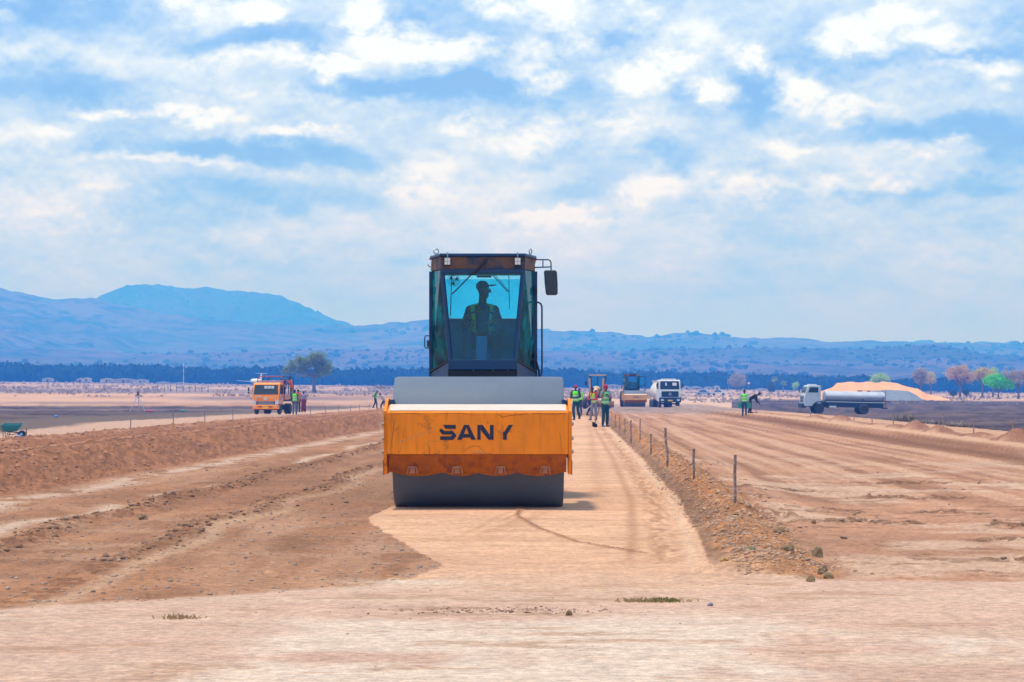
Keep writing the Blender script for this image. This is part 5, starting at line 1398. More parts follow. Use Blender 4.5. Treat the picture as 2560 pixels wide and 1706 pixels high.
    for k, (yy, w) in enumerate([(1.68, 1.0), (3.4, 1.02), (5.2, 1.02)]):
        MB().tube([(-w, yy, 1.1), (-w, yy, 2.55), (-w + .08, yy, 2.74), (-w + .24, yy, 2.82), (w - .24, yy, 2.82), (w - .08, yy, 2.74), (w, yy, 2.55), (w, yy, 1.1)], .034, 7).build('rack_hoop', RK if k == 0 else CABP, t_)
    MB().tube([(-1, 1.66, 2.46), (1, 1.66, 2.46)], .03, 6).build('rack_rail', PINKP, t_)
    for s in (-1, 1):
        MB().tube([(s * .98, 1.68, 2.5), (s * 1.0, 5.2, 2.5)], .026, 6).build('rack_rail', CABP, t_)
        wheel(t_, s * .88, .85, .39, .22, SILV, s); wheel(t_, s * .92, 4.2, .40, .22, SILV, s, True)
    MB().box(-.42, .4, .45, .42, 5.4, .72).build('chassis_rail', CHASS, t_, 0)
    MB().tube([(-.9, .85, .39), (.9, .85, .39)], .07, 8).build('front_axle', CHASS, t_); MB().tube([(-.9, 4.2, .4), (.9, 4.2, .4)], .09, 8).build('rear_axle', CHASS, t_)
    P = world_pt(t_, (1.30, 2.7, 1.02))
    person(0, 0, 'person in orange shirt clinging to the outside of the orange truck rack', -70, 1.70, 10, dict(wrl=(-.1, -.35, 1.5), ell=(-.2, -.2, 1.35)), top=ORV, bottom=mat('tan_trousers', (.20, .13, .10), .9), loc=(P.x, P.y, P.z), group='people riding on the orange truck')
    P = world_pt(t_, (.72, 2.6, 1.09))
    person(0, 0, 'person in dark red standing in the truck bed behind the cab rack', 10, 1.55, 0, None, top=MAROON, bottom=NAVY, loc=(P.x, P.y, P.z), group='people riding on the orange truck')
orange_truck()
def tanker():
    Y = 243; x = PX(2106, Y); z = zat(1035.5, Y)
    t_ = thing('tanker_truck', 'white cab water tanker with long bare metal tank on the dark burnt field', 'tanker truck', (x, Y, z), -86)
    t_.rotation_euler = (R(-1.2), 0, R(-86))
    MB().prism([(-4.12, .72), (-4.12, 1.45), (-3.98, 2.1), (-3.75, 2.72), (-3.6, 2.80), (-2.55, 2.80), (-2.45, 2.70), (-2.42, 1.0), (-2.75, 1.0), (-2.95, 1.12), (-3.15, .98), (-3.3, .72)], 'x', -1.2, 1.2).build('cab', WHITEP, t_, 30, .05)
    MB().cbox((0, -3.15, 2.86), (1.5, .7, .10)).build('roof_pod', WHITEP, t_, 0, .03)
    MB().slab([(-1.05, -4.0, 2.05), (1.05, -4.0, 2.05), (1.0, -3.77, 2.66), (-1.0, -3.77, 2.66)], (0, -.02, .005)).build('windscreen', GL_DARK, t_, 0)
    MB().box(-1.15, -4.28, .55, 1.15, -3.9, .98).build('bumper', CHASS, t_, 0, .04)
    MB().box(-.8, -4.15, 1.1, .8, -4.11, 1.75).build('grille', CHASS, t_, 0)
    for k in range(4): MB().box(-.78, -4.17, 1.18 + k * .15, .78, -4.152, 1.22 + k * .15).build('grille_bar', SILV, t_, 0)
    for s in (-1, 1):
        xx = 1.2 * s
        dr = MB().slab([(xx, -3.85, 1.35), (xx, -2.6, 1.35), (xx, -2.6, 2.70), (xx, -3.65, 2.70), (xx, -3.85, 2.1)], (s * .015, 0, 0)).build('door', WHITEP, t_, 0)
        x2 = xx + s * .016
        MB().slab([(x2, -3.72, 2.08), (x2, -2.72, 2.08), (x2, -2.72, 2.60), (x2, -3.58, 2.60)], (s * .01, 0, 0)).build('side_window', GL_DARK, dr, 0)
        MB().slab([(x2, -3.2, 2.10), (x2, -2.74, 2.10), (x2, -2.74, 2.58), (x2, -3.2, 2.58)], (s * .004, 0, 0)).build('window_gap', CHASS, dr, 0)
        MB().cbox((x2 + s * .01, -2.72, 1.85), (.03, .16, .04)).build('handle', CHASS, dr, 0)
        MB().prism([(-3.25, .60), (-3.1, .98), (-2.8, 1.22), (-2.35, 1.22), (-2.0, 1.0), (-1.8, .72), (-1.88, .70), (-2.08, .92), (-2.38, 1.12), (-2.78, 1.12), (-3.0, .92), (-3.13, .60)], 'x', xx - s * .35, xx + s * .03).build('mudguard', CHASS, t_, 0)
        wheel(t_, 1.03 * s, -2.57, .50, .28, mat('dusty_hub', (.20, .19, .22), .7), s); wheel(t_, 1.05 * s, 1.92, .50, .28, CHASS, s, True)
        mb = MB(); mb.tube([(xx, -3.9, 2.6), (xx + s * .22, -4.1, 2.55), (xx + s * .24, -4.12, 2.1)], .015, 6); mb.build('mirror_arm', CABD, t_)
        MB().cbox((xx + s * .24, -4.12, 2.2), (.16, .06, .34)).build('mirror', CABD, t_, 0, .02)
        MB().box(s * 1.02 - .04, -1.75, .66, s * 1.02 + .04, 3.9, 1.16).build('side_skirt', CHASS, t_, 0, .01)
        MB().cbox((s * .95, -1.2, .68), (.35, .7, .22)).build('fuel_tank', SILV, t_, 0, .05)
        MB().box(s * .98 - .06, -1.9, 1.165, s * .98 + .06, 4.02, 1.24).build('tank_rail', SILV, t_, 0)
    MB().lathe([(.55, -1.92), (.88, -1.88), (.93, -1.82), (.93, 4.0), (.88, 4.06), (.55, 4.10)], (0, 0, 1.74), 'y', 40, .58, 1.14).build('tank', TANKM, t_, 30)
    for yy in (-1.6, .4, 2.3, 3.8):
        MB().lathe([(.936, yy - .03), (.95, yy - .03), (.95, yy + .03), (.936, yy + .03)], (0, 0, 1.74), 'y', 40, .58, 1.14).build('tank_band', TANKM, t_, 30)
    MB().lathe([(.26, 2.30), (.26, 2.36), (.20, 2.40)], (0, 1.7, 0), 'z', 18).build('manhole', CHASS, t_); MB().lathe([(.16, 2.29), (.16, 2.35)], (0, 2.6, 0), 'z', 14).build('filler_cap', CHASS, t_)
    MB().tube([(0, 1.7, 2.36), (0, 3.9, 2.40)], .03, 6).build('top_pipe', METAL, t_)
    MB().box(-.45, -3.8, .72, .45, 4.0, 1.02).build('chassis_rail', CHASS, t_, 0)
    MB().tube([(-.9, -2.57, .5), (.9, -2.57, .5)], .07, 8).build('front_axle', CHASS, t_); MB().tube([(-.9, 1.92, .5), (.9, 1.92, .5)], .1, 8).build('rear_axle', CHASS, t_)
    for s in (-1, 1): MB().tube([(s * .8, 4.15, .7), (s * .8, 4.17, 2.45)], .03, 6).build('ladder_rail', RUSTY, t_)
    for k in range(6): MB().tube([(-.8, 4.16, .8 + k * .3), (.8, 4.16, .8 + k * .3)], .015, 5).build('ladder_rung', RUSTY, t_)
    MB().cbox((1.06, 1.8, 1.45), (.10, .25, .10)).build('side_valve', CHASS, t_, 0, .02)
    MB().box(-1.1, 4.1, .60, 1.1, 4.32, .72).build('rear_bumper', CHASS, t_, 0)
tanker()
def mixer():
    Y = 276; x = PX(1675, Y); z = zat(1021.5, Y)
    t_ = thing('mixer_truck', 'white concrete mixer truck facing the camera beside the far road roller', 'mixer truck', (x, Y, z), 7)
    MB().prism([(0, .7), (0, 1.95), (.10, 2.15), (.30, 3.12), (.45, 3.25), (1.7, 3.25), (1.8, .9)], 'x', -1.24, 1.24).build('cab', WHITEP, t_, 30, .06)
    MB().cbox((0, .95, 3.31), (1.6, .9, .12)).build('roof_pod', WHITEP, t_, 0, .04)
    MB().slab([(-1.12, .095, 2.16), (1.12, .095, 2.16), (1.05, .29, 3.08), (-1.05, .29, 3.08)], (0, -.02, .005)).build('windscreen', GL_DARK, t_, 0)
    MB().slab([(-1.10, .115, 2.18), (1.10, .115, 2.18), (1.03, .30, 3.06), (-1.03, .30, 3.06)], (0, .01, 0)).build('cabin_interior', MATS['dark_blue_interior'], t_, 0)
    for k, (a, b) in enumerate(((-.62, .28), (.35, .8))): MB().cbox((a + .2, .20, 2.75), (b * .6, .012, .35), (-12, 0, 0)).build('cab_window_pane', HDL, t_, 0)
    MB().box(-.98, -.03, 1.30, .98, -.003, 1.95).build('grille', CHASS, t_, 0)
    for k in range(5): MB().box(-.95, -.045, 1.36 + k * .12, .95, -.032, 1.385 + k * .12).build('grille_bar', CABP, t_, 0)
    # three-pointed emblem in its ring
    mb = MB(); mb.tube([(.15 * math.cos(a), -.06, 1.62 + .15 * math.sin(a)) for a in np.linspace(0, 2 * math.pi, 21)], .016, 6, False)
    for k in range(3):
        a = math.pi / 2 + k * 2.094; mb.tube([(0, -.06, 1.62), (.15 * math.cos(a), -.06, 1.62 + .15 * math.sin(a))], [.03, .008], 5)
    mb.build('badge', SILV, t_)
    MB().box(-1.25, -.22, .68, 1.25, .15, 1.24).build('bumper', CHASS, t_, 0, .04)
    MB().cbox((0, -.235, .90), (.56, .02, .15)).build('number_plate', PLATE, t_, 0)
    for s in (-1, 1):
        MB().cbox((s * .92, -.23, .95), (.34, .03, .20)).build('headlight', HDL, t_, 0, .01)
        mb = MB(); mb.tube([(s * 1.24, .2, 2.9), (s * 1.45, .1, 2.85), (s * 1.47, .1, 2.4)], .018, 6); mb.build('mirror_arm', CABD, t_)
        MB().cbox((s * 1.47, .08, 2.6), (.18, .06, .42)).build('mirror', CABD, t_, 0, .02)
        MB().slab([(s * 1.24, .35, 2.2), (s * 1.24, 1.5, 2.2), (s * 1.24, 1.5, 2.95), (s * 1.24, .45, 2.95)], (s * .015, 0, 0)).build('side_window', GL_DARK, t_, 0)
        wheel(t_, s * 1.05, .95, .52, .30, CHASS, s)
        for yy in (5.2, 6.5): wheel(t_, s * 1.0, yy, .52, .28, CHASS, s, True)
    MB().box(-.45, .3, .7, .45, 7.4, 1.05).build('chassis_rail', CHASS, t_, 0)
    MB().tube([(-1, .95, .52), (1, .95, .52)], .08, 8).build('front_axle', CHASS, t_)
    for yy in (5.2, 6.5): MB().tube([(-1, yy, .52), (1, yy, .52)], .1, 8).build('rear_axle', CHASS, t_)
    CREAM = mat('cream_mixer_drum', (.66, .60, .56), .5, var=.08, dust=.15)
    M_ = Matrix.Translation((-.35, 4.7, 1.95)) @ Matrix.Rotation(R(12), 4, 'X') @ Matrix.Scale(.85, 4)
    MB().lathe([(.35, -2.4), (.75, -2.2), (1.15, -1.0), (1.22, 0), (1.05, 1.1), (.62, 2.3), (.50, 2.4)], (0, 0, 0), 'y', 32).xf(M_).build('mixing_drum', CREAM, t_, 40)
    mb = MB()
    for s in (0, math.pi):
        mb.tube([((1.0 + .2 * math.cos(v * 1.4)) * math.cos(v * 4 + s) * 1.02, -1.2 + v * 1.5, (1.0 + .2 * math.cos(v * 1.4)) * math.sin(v * 4 + s) * 1.02) for v in np.linspace(0, 1.5, 30)], .03, 5)
    mb.xf(M_).build('drum_spiral', CREAM, t_)
    MB().hexa([(-.5, 6.9, 2.2), (.5, 6.9, 2.2), (.4, 7.5, 2.2), (-.4, 7.5, 2.2), (-.8, 6.7, 3.2), (.8, 6.7, 3.2), (.7, 7.7, 3.2), (-.7, 7.7, 3.2)]).build('hopper', CREAM, t_, 0)
    for s in (-1, 1): MB().tube([(s * .6, 7.0, 1.0), (s * .5, 7.0, 2.3)], .06, 6).build('hopper_leg', CHASS, t_)
mixer()
YEL = mat('faded_yellow_machine_paint', (.62, .36, .16), .5, var=.15, dust=.3)
def grader():
    Y = 235; x = PX(1487, Y); z = hz(x, Y)
    t_ = thing('motor_grader', 'faded yellow motor grader with tall dark cab behind the group of workers', 'motor grader', (x, Y, z), -6)
    cy = 3.6
    for s in (-1, 1):
        for yy in (cy, cy + 1.3): MB().box(s * .72 - .05, yy - .05, 1.55, s * .72 + .05, yy + .05, 3.20).build('cab_post', CABP, t_, 0)
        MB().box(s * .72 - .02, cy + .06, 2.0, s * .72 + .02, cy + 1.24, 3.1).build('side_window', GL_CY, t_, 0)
        # lift cylinders that stand up before the cab
        MB().tube([(s * .62, cy - 1.3, 1.3), (s * .68, cy - 1.3, 2.95)], [.07, .10], 10).build('lift_cylinder', YEL, t_)
        MB().tube([(s * .66, cy - 1.3, .7), (s * .62, cy - 1.3, 1.3)], .04, 8).build('cylinder_rod', METAL, t_)
        wheel(t_, s * .98, .2, .60, .32, RIMY, s)
        for yy in (5.0, 6.6): wheel(t_, s * .98, yy, .60, .36, RIMY, s)
    MB().box(-.78, cy - .1, 3.205, .78, cy + 1.4, 3.32).build('cab_roof', YEL, t_, 0, .03)
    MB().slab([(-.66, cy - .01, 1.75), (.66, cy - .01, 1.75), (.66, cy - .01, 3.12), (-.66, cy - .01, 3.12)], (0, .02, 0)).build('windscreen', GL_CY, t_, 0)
    MB().box(-.06, cy - .05, 1.75, .06, cy - .015, 3.15).build('screen_divider', CABP, t_, 0)
    MB().box(-.76, cy - .06, 1.05, .76, cy + 1.4, 1.545).build('cab_base', CABP, t_, 0, .02)
    MB().prism([(-.4, .95), (-.4, 1.35), (.6, 1.95), (2.6, 2.1), (3.5, 1.75), (3.5, 1.3), (2.6, 1.6), (.6, 1.45)], 'x', -.2, .2).build('goose_neck', YEL, t_, 30, .03)
    MB().ball((0, 2.0, 1.95), (.42, .5, .25), 14, 8).build('circle_gear_cover', YEL, t_)
    MB().box(-.55, cy + 1.45, 1.0, .55, cy + 3.9, 2.05).build('engine_hood', YEL, t_, 0, .06)
    MB().prism([(1.7, .12), (1.62, .30), (1.66, .55), (1.78, .72), (1.82, .72), (1.72, .55), (1.68, .30), (1.76, .12)], 'x', -1.75, 1.75).build('grading_blade', RUSTY, t_, 30)
    MB().box(-.75, -.05, .52, .75, .35, .75).build('front_axle', YEL, t_, 0, .03); MB().box(-.8, 4.7, .5, .8, 6.9, .8).build('tandem_case', YEL, t_, 0, .03)
    MB().box(-.15, .0, .75, .15, .3, 1.2).build('kingpin_housing', YEL, t_, 0)
    MB().tube([(-.78, cy, 2.9), (-1.12, cy - .1, 2.9), (-1.12, cy - .1, 2.5)], .02, 6).build('mirror_arm', CABP, t_); MB().cbox((-1.12, cy - .1, 2.45), (.2, .06, .34)).build('mirror', CABD, t_, 0)
    MB().lathe([(.07, 2.0), (.07, 2.75), (.06, 2.76)], (.3, cy + 2.4, 0), 'z', 10).build('exhaust_stack', RUSTY, t_)
grader()
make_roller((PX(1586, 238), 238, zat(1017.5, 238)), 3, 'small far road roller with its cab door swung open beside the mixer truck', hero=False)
def aircraft():
    Y = 1000; x = PX(640, Y); z = zat(962.5, Y)
    t_ = thing('aircraft', 'small white propeller aircraft with a T tail parked beyond the orange truck', 'aircraft', (x, Y, z), 205)
    WP = mat('white_aircraft_paint', (.85, .88, .92), .3)
    MB().lathe([(.12, -6.2), (.5, -5.8), (.78, -4.5), (.85, -2.5), (.85, 1.5), (.6, 4), (.3, 6.4), (.1, 7.2)], (0, 0, 1.7), 'y', 20).build('fuselage', WP, t_, 50)
    for s in (-1, 1):
        MB().hexa([(s * .6, -1.4, 1.15), (s * 8.2, -.3, 1.7), (s * 8.2, .5, 1.7), (s * .6, 1.1, 1.15), (s * .6, -1.4, 1.4), (s * 8.2, -.3, 1.78), (s * 8.2, .5, 1.78), (s * .6, 1.1, 1.4)]).build('wing', WP, t_, 0)
        MB().hexa([(0, 6.0, 4.62), (s * 2.6, 6.4, 4.62), (s * 2.6, 7.0, 4.62), (0, 7.3, 4.62), (0, 6.0, 4.78), (s * 2.6, 6.4, 4.70), (s * 2.6, 7.0, 4.70), (0, 7.3, 4.78)]).build('tailplane', WP, t_, 0)
        MB().tube([(s * 1.9, .3, 1.2), (s * 1.9, .3, .3)], .08, 6).build('main_gear', METAL, t_); MB().lathe([(.3, s * 1.8), (.3, s * 2.0)], (0, .3, .3), 'x', 14).build('wheel', RUBBER, t_)
    MB().prism([(4.6, 1.9), (6.2, 4.62), (7.3, 4.62), (6.9, 1.9)], 'x', -.1, .1).build('tail_fin', WP, t_, 0)
    MB().tube([(0, -4.2, 1.1), (0, -4.2, .25)], .07, 6).build('nose_gear', METAL, t_); MB().lathe([(.25, -.1), (.25, .1)], (0, -4.2, .25), 'x', 14).build('wheel', RUBBER, t_)
    for k in range(4):
        MB().cbox((0, -6.15, 1.7), (.16, .06, 2.4), (0, 45 * k, 0)).build('propeller_blade', CABD, t_, 0)
aircraft()

# ------------------------------------------------------------------ small things
def wheelbarrow():
    Y = 97; x = PX(30, Y); z = zat(1100.5, Y)
    t_ = thing('wheelbarrow', 'teal green wheelbarrow standing on the brown bank at the edge of the picture', 'wheelbarrow', (x, Y, z), 0)
    TEALP = mat('teal_barrow_paint', (.01, .17, .20), .45, var=.2)
    mb = MB(); o_ = [(-.40, -.30, .58), (.44, -.26, .60), (.40, .26, .66), (-.34, .28, .66)]; i_ = [(-.28, -.20, .36), (.22, -.18, .36), (.20, .18, .38), (-.24, .18, .38)]
    mb.add(o_ + i_, [(0, 1, 5, 4), (1, 2, 6, 5), (2, 3, 7, 6), (3, 0, 4, 7), (4, 5, 6, 7)])
    tr = mb.build('tray', TEALP, t_, 0, fix=False); m_ = tr.modifiers.new('Solidify', 'SOLIDIFY'); m_.thickness = .012
    MB().tube([*o_, o_[0]], .014, 6).build('tray_rim', TEALP, t_)
    for s in (-1, 1):
        MB().tube([(-.72, s * .26, .64), (-.50, s * .24, .56), (-.34, s * .20, .36), (.20, s * .12, .30), (.40, s * .05, .20)], .017, 7).build('handle_bar', CHASS, t_)
        MB().tube([(-.32, s * .20, .36), (-.30, s * .22, .01), (-.22, s * .22, .01), (-.10, s * .2, .34)], .014, 6).build('leg', CHASS, t_)
    MB().tube([(-.2, 0, .25), (0, 0, .20), (.2, 0, .27)], .014, 6).build('brace', CHASS, t_)
    w = MB().lathe([(.05, -.04), (.12, -.03), (.12, .03), (.05, .04)], (.40, 0, .19), 'y', 18).build('wheel', SILV, t_); MB().lathe([(.12, -.04), (.185, -.035), (.19, 0), (.185, .035), (.12, .04)], (.40, 0, .19), 'y', 24).build('tyre', RUBBER, w)
    b = thing('plastic_bag', 'crumpled blue and lilac plastic bag lying under the wheelbarrow', 'plastic bag', (x + .22, Y - .25, z + .0))
    blobmesh('bag', [((0, 0, .07), (.13, .10, .07)), ((.10, 0, .14), (.09, .07, .08)), ((.20, .02, .22), (.06, .05, .07)), ((-.08, 0, .05), (.08, .08, .05))], mat('blue_plastic', (.16, .34, .75), .35, col2=(.10, .6, .5), c2lo=.5, c2hi=.55, c2s=9, var=.2), b, .02, 1)
wheelbarrow()
def tripod():
    Y = 179; x = PX(345, Y); z = zat(1029.5, Y)
    t_ = thing('survey_tripod', 'survey instrument on a pale tripod standing on the dark field', 'survey tripod', (x, Y, z))
    TP = mat('pale_lilac_tripod', (.50, .52, .75), .5)
    for a in (200, 340, 90):
        c, s = math.cos(R(a)), math.sin(R(a))
        MB().tube([(0, 0, 1.22), (c * .25, s * .25, .75)], .028, 6).build('upper_leg', TP, t_); MB().tube([(c * .25, s * .25, .75), (c * .60, s * .60, 0)], .018, 6).build('leg', TP, t_)
    MB().lathe([(.10, 1.22), (.10, 1.26), (.06, 1.30), (.06, 1.34)], (0, 0, 0), 'z', 12).build('head_plate', CHASS, t_)
    MB().cbox((0, 0, 1.42), (.16, .14, .15)).build('instrument', mat('red_instrument', (.25, .05, .12), .5), t_, 0, .02)
    MB().lathe([(.03, -.12), (.035, .1), (.02, .12)], (0, 0, 1.46), 'y', 10).build('telescope', BUCK, t_)
tripod()
def bit(name, label, cat, px, row, Y, size, m):
    x = PX(px, Y); t_ = thing(name, label, cat, (x, Y, zat(row, Y)))
    a, b, c = size
    blobmesh('fabric' if 'cloth' in name else 'shell', [((0, 0, c * .5), (a * .5, b * .5, c * .5)), ((a * .3, .02, c * .35), (a * .3, b * .4, c * .35)), ((-a * .35, 0, c * .3), (a * .25, b * .3, c * .3))], m, t_, max(.02, c * .12), 1)
bit('cloth', 'pink cloth lying on the dark field beside the tripod foot', 'cloth', 373, 1030, 176, (.55, .3, .14), mat('pink_cloth', (.55, .10, .20), .8))
bit('jerrycan', 'small green can lying on the dark field left of the orange truck', 'jerrycan', 458, 1030, 180, (.30, .2, .16), BUCK)
bit('plastic_bottle', 'small blue plastic bottle dropped on the dark field at the far left', 'plastic bottle', 140, 1043, 150, (.26, .12, .12), mat('sky_blue_plastic', (.08, .35, .75), .3))
# stakes
STAKE = mat('weathered_stake_wood', (.24, .15, .12), .85, var=.35, vscale=12, col2=(.42, .36, .34), c2lo=.5, c2hi=.6, c2s=16)
def stake(x, y, z, h, r, label, group, lean=(0, 0)):
    t_ = MB().tube([(0, 0, -.12), (r * .3, 0, h * .35), (lean[0] * h * .6 - r * .3, 0, h * .65), (lean[0] * h, lean[1] * h, h)], [r * .9, r, r * 1.05, r * 1.1], 7)
    o = t_.build('wooden_stake', STAKE, None, 50); o.location = (x, y, z)
    return tag(o, label, 'stake', group)
SR = [(1837, 26.3, 1273, 1138, .016), (1734, 33.4, 1202, 1124, .017), (1668, 42.5, 1157, 1073, .021), (1627, 50, 1126, 1088, .019), (1600, 65, 1094, 1049, .015), (1577, 66, 1094, 1053, .020), (1562, 80, 1070, 1048, .014), (1549, 88, 1066, 1040, .014), (1538, 98, 1062, 1037, .014)]
ORD = ['nearest', 'second nearest', 'third', 'fourth', 'fifth', 'sixth', 'seventh', 'eighth', 'farthest']
EXT = ['straight grey wooden stake on the pile end of the right berm, {}', 'wooden stake with splintered top on the right berm, {}', 'crooked leaning wooden stake on the right berm, {}', 'short wooden stake on the right berm, {}', 'pale thin stake on the right berm, {}', 'dark stake on the right berm, {}', 'small stake on the right berm, {}', 'small stake on the right berm, {}', 'small stake on the right berm near the broom worker, {}']
for i, (px, Y, b, tp, r) in enumerate(SR):
    x = PX(px, Y); z = zat(b, Y); g = hz(x, Y)
    stake(x, Y, min(z, g + .02), (b - tp) / F * Y + max(0, z - g), r, EXT[i].format(ORD[i] + ' of nine' if i < 8 else 'farthest of nine'), 'stakes along the right berm', (-.05 if i == 2 else .01, 0))
for i, px in enumerate([66, 327, 433, 512, 582, 776, 813, 846, 876, 899, 923]):
    u = (px - HX) / F; Y = 19.8 / (-u + .03); x = u * Y; z = hz(x, Y)
    wh_ = ['standing right beside the wheelbarrow', 'between the wheelbarrow and the tripod foot', 'tallest in front of the tripod, on the brown bank', 'first to the right of the tripod', 'last before the orange truck', 'just right of the woman in the wrap', 'second right of the woman in the wrap', 'third right of the woman in the wrap', 'fourth right of the woman in the wrap', 'fifth right of the woman in the wrap', 'nearest to the striding worker'][i]
    stake(x, Y, z, .62 if i != 2 else .80, .022, 'thin stake behind the left bank, ' + wh_, 'stakes along the left track')
for i, px in enumerate([2026, 2098, 2135, 2180, 2233, 2289, 2358, 2434, 2532]):
    u = (px - HX) / F; Y = 12.95 / (u - SL); x = u * Y; z = hz(x, Y)
    lb = ['farthest stake among the small soil mounds', 'thin stake behind a soil mound, second from the far end', 'thin stake below the tanker chassis', 'thin stake under the tanker rear wheel', 'thin stake just right of the tanker tail', 'short stub stake on a soil mound', 'dark stake at the foot of a soil mound, third from the frame edge', 'reddish stake standing alone on flat ground', 'stake on the largest soil mound at the frame edge'][i]
    stake(x, Y, z, .45 + (.15 if i > 5 else 0), .02, lb, 'stakes along the soil mounds')
# rocks lying at the end of the pile
CLOD = mat('clod_soil', (.36, .23, .12), .95, var=.3, vscale=14, bump_=.8, bscale=30)
STONE = mat('green_grey_stone', (.28, .19, .10), .9, var=.3, vscale=10, bump_=.5, bscale=20)
ROCKV = []
def rock_mesh(seed, sub=2):
    bm = bmesh.new(); bmesh.ops.create_icosphere(bm, subdivisions=sub, radius=1)
    rg = np.random.default_rng(seed)
    pl = rg.normal(size=(9, 3)); pl /= np.linalg.norm(pl, axis=1)[:, None]
    for v in bm.verts:
        c = np.array(v.co[:])
        for p_ in pl:
            d_ = c @ p_ - .62
            if d_ > 0: c = c - p_ * d_ * .9
        v.co = c * (1 + .08 * rg.normal())
    me = bpy.data.meshes.new('rock'); bm.to_mesh(me); bm.free(); return me
RK_ = [(2045, 1392, .060, .055, 'tall pointed olive-grey rock beside the right edge of the soil pile', STONE), (1977, 1384, .045, .05, 'dark angular clod standing on the soil pile left of the pointed rock', CLOD), (2058, 1428, .055, .035, 'flat olive clod, upper one of three at the foot of the pile', STONE), (2073, 1440, .050, .032, 'brown clod lying farthest right at the foot of the pile', STONE), (2052, 1437, .035, .025, 'clod between the two olive clods at the foot of the pile', CLOD),
       (2028, 1449, .048, .028, 'rounded clod lying alone in front of the pile', CLOD), (1968, 1420, .058, .03, 'long clod on the front slope of the pile', CLOD), (1872, 1400, .052, .024, 'flat brown clod on the left front of the pile', CLOD), (1880, 1381, .035, .018, 'small greenish stone on the gravel left of the pile', mat('green_stone', (.12, .16, .07), .8)), (1812, 1403, .045, .018, 'ochre clod on the gravel skirt beside the rolled lane', mat('ochre_clod', (.42, .26, .06), .9)),
       (1812 + 130, 1335, .05, .03, 'pale clod near the crest of the pile', CLOD), (1955, 1330, .045, .03, 'brown clod beside the pale clod near the crest', CLOD), (1838, 1293, .045, .016, 'flat pale slab of clay at the foot of the nearest stake', STONE), (2034, 1308, .04, .03, 'dark clod on the field right of the berm', CLOD),
       (1421, 1539, .028, .022, 'small olive stone on the pale crossing in front of the roller', STONE), (357, 1300, .06, .045, 'dark lump of soil on the gravel windrow at the left', CLOD), (1776, 1515, .025, .016, 'small grey stone right of the grass tuft', mat('grey_stone', (.22, .22, .24), .8))]
for i, (px, row, s, sz, lb, m) in enumerate(RK_):
    Y = F * (CAMZ - .03) / (row - HY)
    for _ in range(4): Y = F * (CAMZ - hz(PX(px, Y), Y)) / (row - HY)
    me = rock_mesh(50 + i, 2); me.materials.append(m)
    for p_ in me.polygons: p_.use_smooth = False
    o = bpy.data.objects.new('rock', me); COL.objects.link(o); x = PX(px, Y)
    o.location = (x, Y, hz(x, Y) + sz * .45); o.scale = (s, s * .9, sz * 1.3); o.rotation_euler = (random.uniform(-.2, .2), random.uniform(-.2, .2), random.uniform(0, 3))
    tag(o, lb, 'rock', 'loose rocks and clods')
# clods and gravel nobody could count
def scatter(name, label, n, fx, smin, smax, m, seed, squash=.7, sub=1):
    rg = np.random.default_rng(seed); X, Y = fx(rg, n)
    bm = bmesh.new(); bmesh.ops.create_icosphere(bm, subdivisions=sub, radius=1)
    bv = np.array([v.co[:] for v in bm.verts]); bf = np.array([[v.index for v in f.verts] for f in bm.faces]); bm.free()
    n = len(X); s = smin * (smax / smin) ** (rg.random(n) ** 3.6)
    Z = H(X, Y) + s * squash * .25
    a = rg.uniform(0, 6.28, n); ca, sa = np.cos(a), np.sin(a)
    jit = 1 + .28 * rg.normal(size=(n, len(bv), 1)).clip(-1.5, 1.5)
    V = bv[None] * jit * s[:, None, None] * np.stack([rg.uniform(.8, 1.5, n), rg.uniform(.7, 1.1, n), rg.uniform(.6, 1.1, n) * squash], 1)[:, None, :]
    V = np.stack([V[..., 0] * ca[:, None] - V[..., 1] * sa[:, None] + X[:, None], V[..., 0] * sa[:, None] + V[..., 1] * ca[:, None] + Y[:, None], V[..., 2] + Z[:, None]], -1)
    Fa = (bf[None] + (np.arange(n) * len(bv))[:, None, None]).reshape(-1, 3)
    o = mesh_np(name, V.reshape(-1, 3), Fa, m, None, False)
    return tag(o, label, name.replace('_', ' '), kind='stuff')
def f_berm(rg, n):
    Y = 24 * np.exp(rg.random(n) ** 1.3 * 1.5); q = 1.70 + rg.normal(size=n) * .24; return q + SL * Y, Y
def f_pile(rg, n):
    k = rg.integers(0, len(PILE), n); P = np.array(PILE)[k]; X = P[:, 0] + rg.normal(size=n) * P[:, 2] * .75; Y = P[:, 1] + rg.normal(size=n) * P[:, 3] * .62
    ok = (X - SL * Y > 1.15) & (Y > 18.3); return X[ok], Y[ok]
def f_bank(rg, n):
    Y = 26 * np.exp(rg.random(n) * 1.35); q = -8 - 4.2 * rg.random(n); return q + SL * Y, Y
def f_gravel(rg, n):
    Y = 16.2 * np.exp(rg.random(n) * 1.1); X = lane_left(Y) - .02 - rg.random(n) ** 1.2 * 6.5; ok = Y > fore_edge(X) - .1; return X[ok], Y[ok]
def f_wind(rg, n):
    Y = 20 * np.exp(rg.random(n) * 1.2); q = np.where(rg.random(n) < .5, -5.3, -3.95) + rg.normal(size=n) * .13 + (vn(Y * .35, Y * 0 + 3, 5) - .5) * -.35; return q + SL * Y, Y
def f_field(rg, n):
    Y = 18.6 * np.exp(rg.random(n) * 1.0); X = 2.3 + SL * Y + rg.random(n) * 7; k = rubble(X, Y); ok = rg.random(len(X)) < k * .95 + .05; return X[ok], Y[ok]
def f_fore(rg, n):
    Y = rg.uniform(11.5, 18.5, n); X = rg.uniform(-4, 4.2, n); k = fbm(X * 1.2, Y * 2.6, 133, 4); ok = (k > .55) & (Y < fore_edge(X)); return X[ok], Y[ok]
